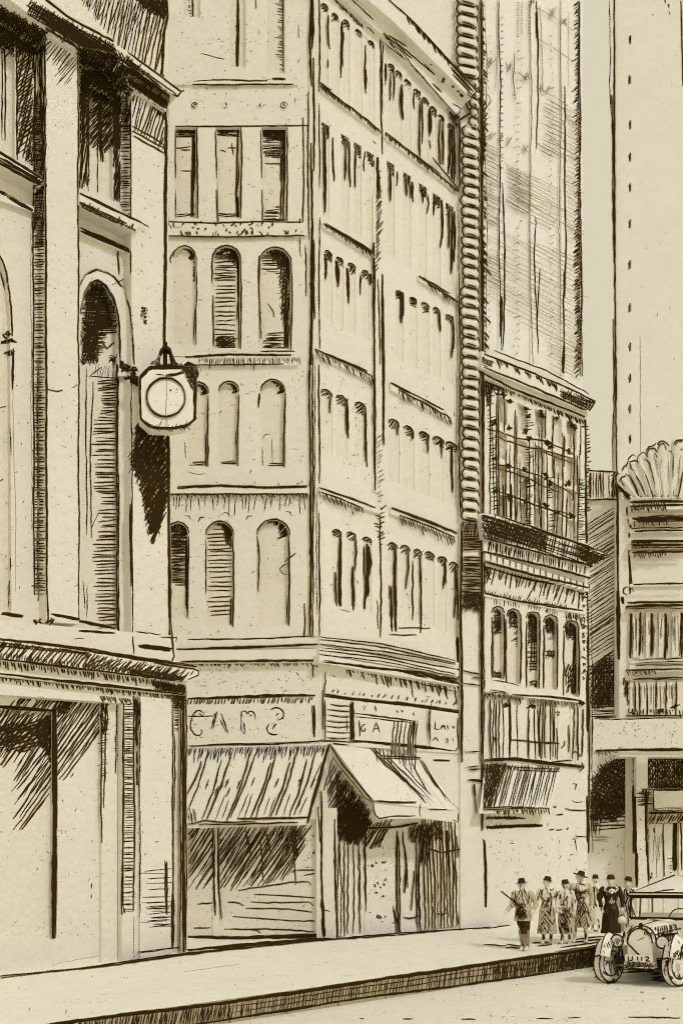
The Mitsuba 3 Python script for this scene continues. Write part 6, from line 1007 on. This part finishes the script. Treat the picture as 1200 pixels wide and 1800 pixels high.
woman(994, 1659, 1.62, 'shorter woman in a pale blouse half behind her taller companion', .17, .20, 9, .05, [(.22, -.12, .92), (-.18, -.1, .98)][::-1], [(-.22, 0, 1.16), (.26, .0, 1.14)], .108, .128, -.2,
      [[(985, 1605), (998, 1640)], [(988, 1600), (1000, 1634)], [(984, 1618), (996, 1645)], [(982, 1628), (990, 1648)], [(990, 1595), (1001, 1622)], [(989, 1556), (992, 1562), (996, 1558)], [(992, 1569), (992, 1572)], [(991, 1580), (991, 1584)], [(984, 1590), (995, 1591)], [(978, 1622), (982, 1650)], [(998, 1648), (1003, 1661)], [(993, 1650), (998, 1656)]],
      [([(984, 1596), (1000, 1592), (1002, 1640), (984, 1644)], 125, 4.2, 2.3)], skmat='light_tweed')
woman(1019, 1657, 1.83, 'tall person in checked coat and broad drooping hat striding in the group', .20, .22, 13, .02, [(-.26, -.14, 1.0), (.27, -.1, .92)], [(-.28, 0, 1.2), (.30, .02, 1.16)], .105, .20, .34,
      [[(1003, 1560), (1001, 1580), (1000, 1605)], [(1033, 1562), (1035, 1580), (1032, 1605)], [(1006, 1568), (1006, 1590)], [(1012, 1556), (1012, 1590)], [(1018, 1545), (1020, 1556)], [(1004, 1568), (1032, 1571)], [(1008, 1584), (1034, 1574)], [(1014, 1552), (1028, 1556)], [(1012, 1634), (1020, 1648), (1028, 1656)], [(1030, 1612), (1034, 1640)], [(1012, 1630), (1013, 1644)], [(1027, 1634), (1030, 1660)], [(1034, 1625), (1042, 1640)], [(1008, 1568), (1030, 1568)], [(1010, 1578), (1030, 1564)]],
      [([(1003, 1562), (1034, 1562), (1032, 1600), (1004, 1604)], 118, 5.2, 2.3), ([(1004, 1580), (1030, 1576), (1030, 1604), (1008, 1606)], 60, 4.4, 2.3), ([(1008, 1600), (1030, 1604), (1028, 1630), (1008, 1630)], 62, 6.4, 2.2), ([(1014, 1596), (1026, 1598), (1026, 1612), (1016, 1612)], 100, 3.8, 2.4)], feet=[(-.14, .02, 0), (.14, -.08, 0)], lean=(0, 0), longc=.38, mat='light_tweed', skmat='light_tweed')
woman(1073, 1656, 1.74, 'stout figure in a long black coat with a pale collar', .21, .26, 21, .0, [(-.27, -.1, .92), (.28, -.1, .92)], [(-.30, 0, 1.16), (.31, .0, 1.16)], .112, .122, .0,
      [[(1069, 1566), (1065, 1582)], [(1060, 1566), (1056, 1600)], [(1086, 1566), (1092, 1590)]], [([(1056, 1566), (1090, 1562), (1090, 1620), (1058, 1620)], 60, 6, 2.4)], mat='black_cloth', longc=.24)
woman(1103, 1655, 1.70, 'person in a pale loose jacket just behind the motor car bonnet', .18, .22, 27, .0, [(-.22, -.12, .95), (.22, -.12, .92)], [(-.26, 0, 1.16), (.26, .0, 1.16)], .108, .128, .2,
      [[(1098, 1556), (1096, 1576), (1098, 1590)], [(1100, 1560), (1102, 1580)], [(1106, 1560), (1108, 1584)], [(1112, 1560), (1114, 1588)], [(1101, 1566), (1106, 1574), (1100, 1584)], [(1097, 1544), (1104, 1546)], [(1094, 1592), (1092, 1616)], [(1100, 1590), (1104, 1614)], [(1110, 1590), (1112, 1612)]],
      [([(1096, 1558), (1116, 1558), (1115, 1592), (1098, 1590)], 70, 5.6, 2.2), ([(1102, 1588), (1114, 1588), (1112, 1616), (1102, 1612)], 100, 3.6, 2.4)])
woman(1046, 1640, 1.66, 'small faint figure farther back between the tall person and the black coat', .16, .17, 31, .0, [(-.18, -.1, .95), (.18, -.1, .95)], [(-.22, 0, 1.16), (.22, .0, 1.16)], .10, .112, .0,
      [[(1046, 1556), (1044, 1574)], [(1042, 1558), (1043, 1566)], [(1049, 1560), (1049, 1578)], [(1046, 1548), (1047, 1552)], [(1044, 1570), (1046, 1590)]], [])

# ================================================================ MOTOR CAR
C = 'motor_car'
lab(C, 'pale vintage touring car with upright radiator and round headlamps, cut by the right edge', 'car')
c0 = RD.at((1128, 1731))[0]; hd = math.radians(31); fw = np.array([-math.sin(hd), -math.cos(hd), 0]); lf = np.array([-fw[1], fw[0], 0]); CS = 1.10
def W(p): p = np.asarray(p, float) * CS; return c0 + p[..., :1] * fw + p[..., 1:2] * lf + p[..., 2:3] * np.array([0, 0, 1.0])
def car(part, man, mat='enamel', smooth=40):
    if isinstance(man, trimesh.Trimesh): v, f = man.vertices, man.faces
    else: q = man.to_mesh(); v, f = q.vert_properties[:, :3], q.tri_verts
    t = trimesh.Trimesh(W(v), f, process=False); CAR.append(t); return add(f'{C}__{part}' if '__' not in part else part, t, mat, smooth)
CAR = []
def rbox(x0, x1, y0, y1, z0, z1, r=.03): return m3.Manifold.batch_hull([m3.Manifold.sphere(r, 10).translate([x, y, z]) for x in (x0 + r, x1 - r) for y in (y0 + r, y1 - r) for z in (z0 + r, z1 - r)])
def hullpts(p): return m3.Manifold.hull_points(np.array(p, float))
# bonnet: tapers from the cowl to the radiator, arched on top
def section(x, hw, z0, z1, n=9): return [(x, hw * math.cos(t) * (1 if abs(math.cos(t)) < .99 else 1), z1 - (1 - math.sin(t)) * (z1 - z0) * .38) for t in np.linspace(0, math.pi, n)] + [(x, hw, z0), (x, -hw, z0)]
car('bonnet', hullpts(section(.05, .27, .50, 1.10) + section(-1.15, .50, .50, 1.20)))
car('radiator', hullpts(section(.16, .24, .34, 1.12) + section(.02, .28, .34, 1.16)))
car('radiator_cap', m3.Manifold.cylinder(.09, .045, .03, 14).translate([.09, 0, 1.13]), 'dark_paint')
car('body', hullpts([(-1.1, y, z) for y in (-.55, .55) for z in (.45, 1.22)] + [(-3.6, y, z) for y in (-.72, .72) for z in (.45, 1.18)]))
car('scuttle', hullpts(section(-1.1, .50, .6, 1.22) + section(-1.45, .62, .6, 1.28)))
# windscreen frame and pane, roof and posts
bar = lambda a, b_, r=.022: m3.Manifold.batch_hull([m3.Manifold.sphere(r, 8).translate(list(map(float, p))) for p in (a, b_)])
zs0, zs1 = 1.27, 1.70
for a, b_ in (((-1.4, -.62, zs0), (-1.5, -.62, zs1)), ((-1.4, .62, zs0), (-1.5, .62, zs1)), ((-1.4, -.62, zs0), (-1.4, .62, zs0)), ((-1.5, -.62, zs1), (-1.5, .62, zs1))): car('windscreen_frame', bar(a, b_), 'dark_paint')
pane = trimesh.Trimesh([(-1.4, -.60, zs0 + .02), (-1.4, .60, zs0 + .02), (-1.5, .60, zs1 - .02), (-1.5, -.60, zs1 - .02)], [[0, 1, 2], [0, 2, 3]], process=False)
tp = trimesh.Trimesh(W(pane.vertices), pane.faces, process=False); add(f'{C}__windscreen', tp, 'glass')
car('roof', hullpts([(-1.42, y, zs1 + .03) for y in (-.68, .68)] + [(-1.42, y, zs1 + .09) for y in (-.62, .62)] + [(-3.6, y, zs1 + .12) for y in (-.74, .74)] + [(-3.5, y, zs1 + .30) for y in (-.5, .5)] + [(-2.3, .1, zs1 + .46), (-3.0, .1, zs1 + .46)]), 'canvas')
for y in (-.68, .68): car('roof_post', bar((-2.4, y, 1.18), (-2.5, y, zs1 + .05)), 'dark_paint'); car('roof_post', bar((-3.5, y, 1.18), (-3.5, y, zs1 + .05)), 'dark_paint')
car('seat', rbox(-2.3, -2.1, -.6, .6, .9, 1.36, .06), 'canvas'); car('steering_wheel', m3.Manifold.revolve(m3.CrossSection([[(.19 + .015 * math.cos(t), .015 * math.sin(t)) for t in np.linspace(0, 6.28, 9)[:-1]]]), 24).rotate([0, 60, 0]).translate([-1.72, .32, 1.30]), 'dark_paint')
# bumper, number plate, axle, running board
car('front_axle', m3.Manifold.cylinder(1.2, .04, .04, 12, True).rotate([90, 0, 0]).translate([0, 0, .42]), 'dark_paint'); car('apron', rbox(-.1, .22, -.30, .30, .34, .46, .02), 'enamel')
car('underbody', rbox(-3.4, -.15, -.42, .42, .30, .48, .03), 'dark_paint')
for y in (-.66, .66): car('running_board', rbox(-2.7, -.75, y - .12, y + .12, .34, .39, .015), 'dark_paint')
pk = car('number_plate', rbox(.23, .25, -.27, .27, .46, .60, .008), 'enamel')
NP = Plane(W((.262, 0, .53)), lf)
def torus(R, r, n=36, m=12): return m3.Manifold.revolve(m3.CrossSection([[(R + r * math.cos(t), r * 1.05 * math.sin(t)) for t in np.linspace(0, 2 * math.pi, m + 1)[:-1]]]), n)
R_ = .40
for x, y in ((0, -.66), (0, .66), (-2.85, -.66), (-2.85, .66)):
    out = 1 if y > 0 else -1
    st = (lambda m: m.translate([-x, -y, 0]).rotate([0, 0, -22]).translate([x, y, 0])) if x == 0 else (lambda m: m)
    wk = car('wheel', st(m3.Manifold.cylinder(.05, R_ - .13, R_ - .13, 36, True).rotate([90, 0, 0]).translate([x, y + out * .0, R_])), 'enamel')
    car(f'{wk}__tyre', st(torus(R_ - .085, .085).rotate([90, 0, 0]).translate([x, y, R_])), 'blind'); car(f'{wk}__hub', st(m3.Manifold.cylinder(.12, .07, .05, 16, True).rotate([-90 * out, 0, 0]).translate([x, y + out * .06, R_])), 'enamel')
    # wing: an arched sheet over the wheel
    pr = [(R_ + .14) * np.array([math.cos(t), math.sin(t)]) for t in np.linspace(math.radians(18 if x == 0 else 15), math.radians(168), 16)]; V, Fc = [], []
    for i, q in enumerate(pr):
        for yy, zz_ in ((y - .16, .80), (y, 1.10), (y + .16, .80)): V.append((x + q[0] * zz_, yy, R_ + q[1] * zz_ + .02)); V.append((x + q[0] * zz_ * .95, yy, R_ + q[1] * zz_ * .95 + .01))
    for i in range(15):
        o = i * 6
        for a in (0, 2): Fc += [[o + a, o + a + 2, o + a + 8], [o + a, o + a + 8, o + a + 6], [o + a + 1, o + a + 9, o + a + 3], [o + a + 1, o + a + 7, o + a + 9]]
        Fc += [[o, o + 6, o + 7], [o, o + 7, o + 1], [o + 4, o + 5, o + 11], [o + 4, o + 11, o + 10]]
    for o in (0, 90): Fc += [[o, o + 1, o + 3], [o, o + 3, o + 2], [o + 2, o + 3, o + 5], [o + 2, o + 5, o + 4]]
    car('wing', trimesh.Trimesh(V, Fc, process=False), 'enamel')
for y in (-.44, .44):
    hk = car('headlamp', m3.Manifold.batch_hull([m3.Manifold.cylinder(.02, .13, .13, 20).rotate([0, 90, 0]).translate([.16, y, .86]), m3.Manifold.sphere(.06, 12).translate([.0, y, .86])]), 'enamel'); car(f'{hk}__lens', m3.Manifold.cylinder(.02, .115, .10, 20).rotate([0, 90, 0]).translate([.18, y, .86]), 'blind')
    car(f'{hk}__stalk', bar((.04, y, .72), (.06, y, .55), .018), 'dark_paint')
for y in (-.72,): car('side_lamp', m3.Manifold.sphere(.085, 14).translate([-1.15, y, 1.22]), 'enamel')
# louvres on the bonnet side, spare details
for j in range(9): car('louvre', hullpts([(-.30 - j * .085 + dx, (.33 + j * .016) + dy, z) for dx in (0, .03) for dy in (-.03, .02) for z in (.82, 1.0)]), 'dark_paint', False)
# outlines worked over the car
I = Ink(C)
def wire(pts, r=.016):
    r = r * 1.3
    p = W(np.array(pts, float)); B_ = I.buf.setdefault('ink', [])
    for i in range(len(p) - 1):
        t = p[i + 1] - p[i]; t /= max(np.linalg.norm(t), 1e-9); a = np.cross(t, [0.3, .2, .9]); a /= np.linalg.norm(a); b_ = np.cross(t, a); a = a * r; b_ = b_ * r
        B_.append((p[i] - a, p[i + 1] - a, p[i] + b_, p[i + 1] + b_, p[i] + a, p[i + 1] + a)); B_.append((p[i] + a, p[i + 1] + a, p[i] - b_, p[i + 1] - b_, p[i] - a, p[i + 1] - a))
arc = lambda x, y, R, a0, a1, n=22, dz=0: [(x + R * math.cos(math.radians(t)), y, R_ + R * math.sin(math.radians(t)) + dz) for t in np.linspace(a0, a1, n)]
for y in (-.66, .66):
    for s_ in (-.162, .162): wire(arc(0, y + s_, (R_ + .14) * .80, 18, 168, dz=.02), .015)
    wire([(0.55 * math.cos(math.radians(18)), y, R_ + .2), ((R_ + .14) * 1.08 * math.cos(math.radians(18)), y - .08, R_ + .17), ((R_ + .14) * .8 * math.cos(math.radians(18)), y - .16, R_ + .15)], .014); wire([((R_ + .14) * 1.1 * math.cos(t), y, R_ + (R_ + .14) * 1.1 * math.sin(t) + .03) for t in np.linspace(.32, 2.9, 20)], .010)
    o = .075 if y > 0 else -.075
    tn = lambda pp: [(a_ * math.cos(-.384) - (b_ - y) * math.sin(-.384), y + a_ * math.sin(-.384) + (b_ - y) * math.cos(-.384), c_) for a_, b_, c_ in pp]
    for o in (.075, -.075): wire(tn(arc(0, y + o, R_ - .02, 0, 360, 30)), .014); wire(tn(arc(0, y + o, R_ - .15, 0, 360, 26)), .012)
    wire(tn(arc(0, y, R_ - .0, 100, 250, 20)), .022)
wire(section(.165, .245, .34, 1.12), .014); wire(section(.03, .285, .36, 1.165)[:9], .014); wire([(.165, -.245, .34), (.165, .245, .34)], .014)
for s_ in (-1, 1): wire([(.05, s_ * .28, 1.0), (-1.12, s_ * .50, 1.08)], .011); wire([(.02, s_ * .28, .52), (-1.1, s_ * .5, .52)], .011)
wire([(.03, 0, 1.17), (-1.12, 0, 1.225)], .009); wire(section(-1.12, .505, .55, 1.225)[:9], .013); wire([(-1.42, -.68, zs1 + .04), (-1.42, .68, zs1 + .04)], .016); wire([(-1.42, -.62, zs1 + .1), (-1.42, .62, zs1 + .1)], .014); wire([(-1.42, -.68, zs1 + .05), (-1.9, -.3, zs1 + .27), (-2.3, .1, zs1 + .47)], .016); wire([(-1.42, .7, zs1 + .05), (-3.6, .76, zs1 + .13)], .016); wire([(-1.4, -.6, zs0 - .02), (-1.4, .62, zs0 - .02)], .018); wire([(-1.1, .56, 1.22), (-3.6, .73, 1.19)], .016)
for y in (-.44, .44): wire([(.19, y + .125 * math.cos(t), .86 + .125 * math.sin(t)) for t in np.linspace(0, 6.3, 20)], .013)
SK = Skin(trimesh.util.concatenate(CAR))
nb = lambda P_: NP.at(P_)
for pl in ([[(-.20, .57), (-.20, .50), (-.16, .48), (-.12, .50), (-.12, .57)]], [[(-.02, .57), (-.02, .49)]], [[(.06, .57), (.06, .49)]], [[(.13, .56), (.17, .575), (.20, .55), (.14, .49), (.22, .49)]]): wire([(.256, y, z) for y, z in pl[0]], .011)
I.dark(SK, [(1128, 1628), (1146, 1632), (1146, 1650), (1134, 1644)], (60, 118), 4, 2.6, d=.004); I.dark(SK, [(1078, 1676), (1096, 1674), (1096, 1688), (1080, 1690)], (60, 110), 4, 2.6, d=.004); I.dark(SK, [(1182, 1674), (1200, 1672), (1200, 1684), (1184, 1688)], (60, 110), 4, 2.6, d=.004)
I.dark(SK, [(1076, 1690), (1150, 1694), (1150, 1708), (1080, 1708)], (4, 60, 110), 4, 3, d=.004); I.many(SK, [[(1106, 1628), (1112, 1626), (1116, 1634)], [(1106, 1636), (1106, 1648)], [(1102, 1634), (1100, 1648)], [(1120, 1652), (1132, 1648)], [(1142, 1616), (1160, 1614), (1172, 1615)], [(1070, 1690), (1073, 1710)], [(1157, 1690), (1155, 1710)], [(1164, 1695), (1170, 1715)], [(1192, 1710), (1196, 1720)], [(1150, 1568), (1185, 1564)]], w=2.3, d=.004)  # dark band between the wheels is drawn shadow
for cx3, cy3, n3 in ((1070, 1706, 16), (1182, 1700, 18), (1072, 1672, 9), (1184, 1668, 9)):
    for _ in range(n3): a_ = rng.uniform(0, 6.28); q_ = np.array([cx3 + 12 * math.cos(a_), cy3 + 18 * math.sin(a_)]); I.line(SK, [q_, q_ + rng.normal(0, 4, 2) + [1, 5]], rng.uniform(1.6, 2.8), d=.004, step=4)
I.fringe(SK, [(1062, 1660), (1084, 1648), (1094, 1650)], 10, -70, 4, 2, d=.004); I.fringe(SK, [(1150, 1630), (1188, 1624)], 13, -80, 4.4, 2.8, d=.004); I.hatch(SK, [(1070, 1690), (1096, 1692), (1096, 1728), (1074, 1726)], 88, 7, 1.4, d=.004, mat='ink_light')
I.done()

for k, d in labels.items():
    c = d.get('category')
    g = {'person': 'people standing on the pavement', 'awning': 'awnings over the shop fronts', 'sign': 'sign boards on the corner building', 'tower': 'towers behind the street'}.get(c)
    if g: d['group'] = g
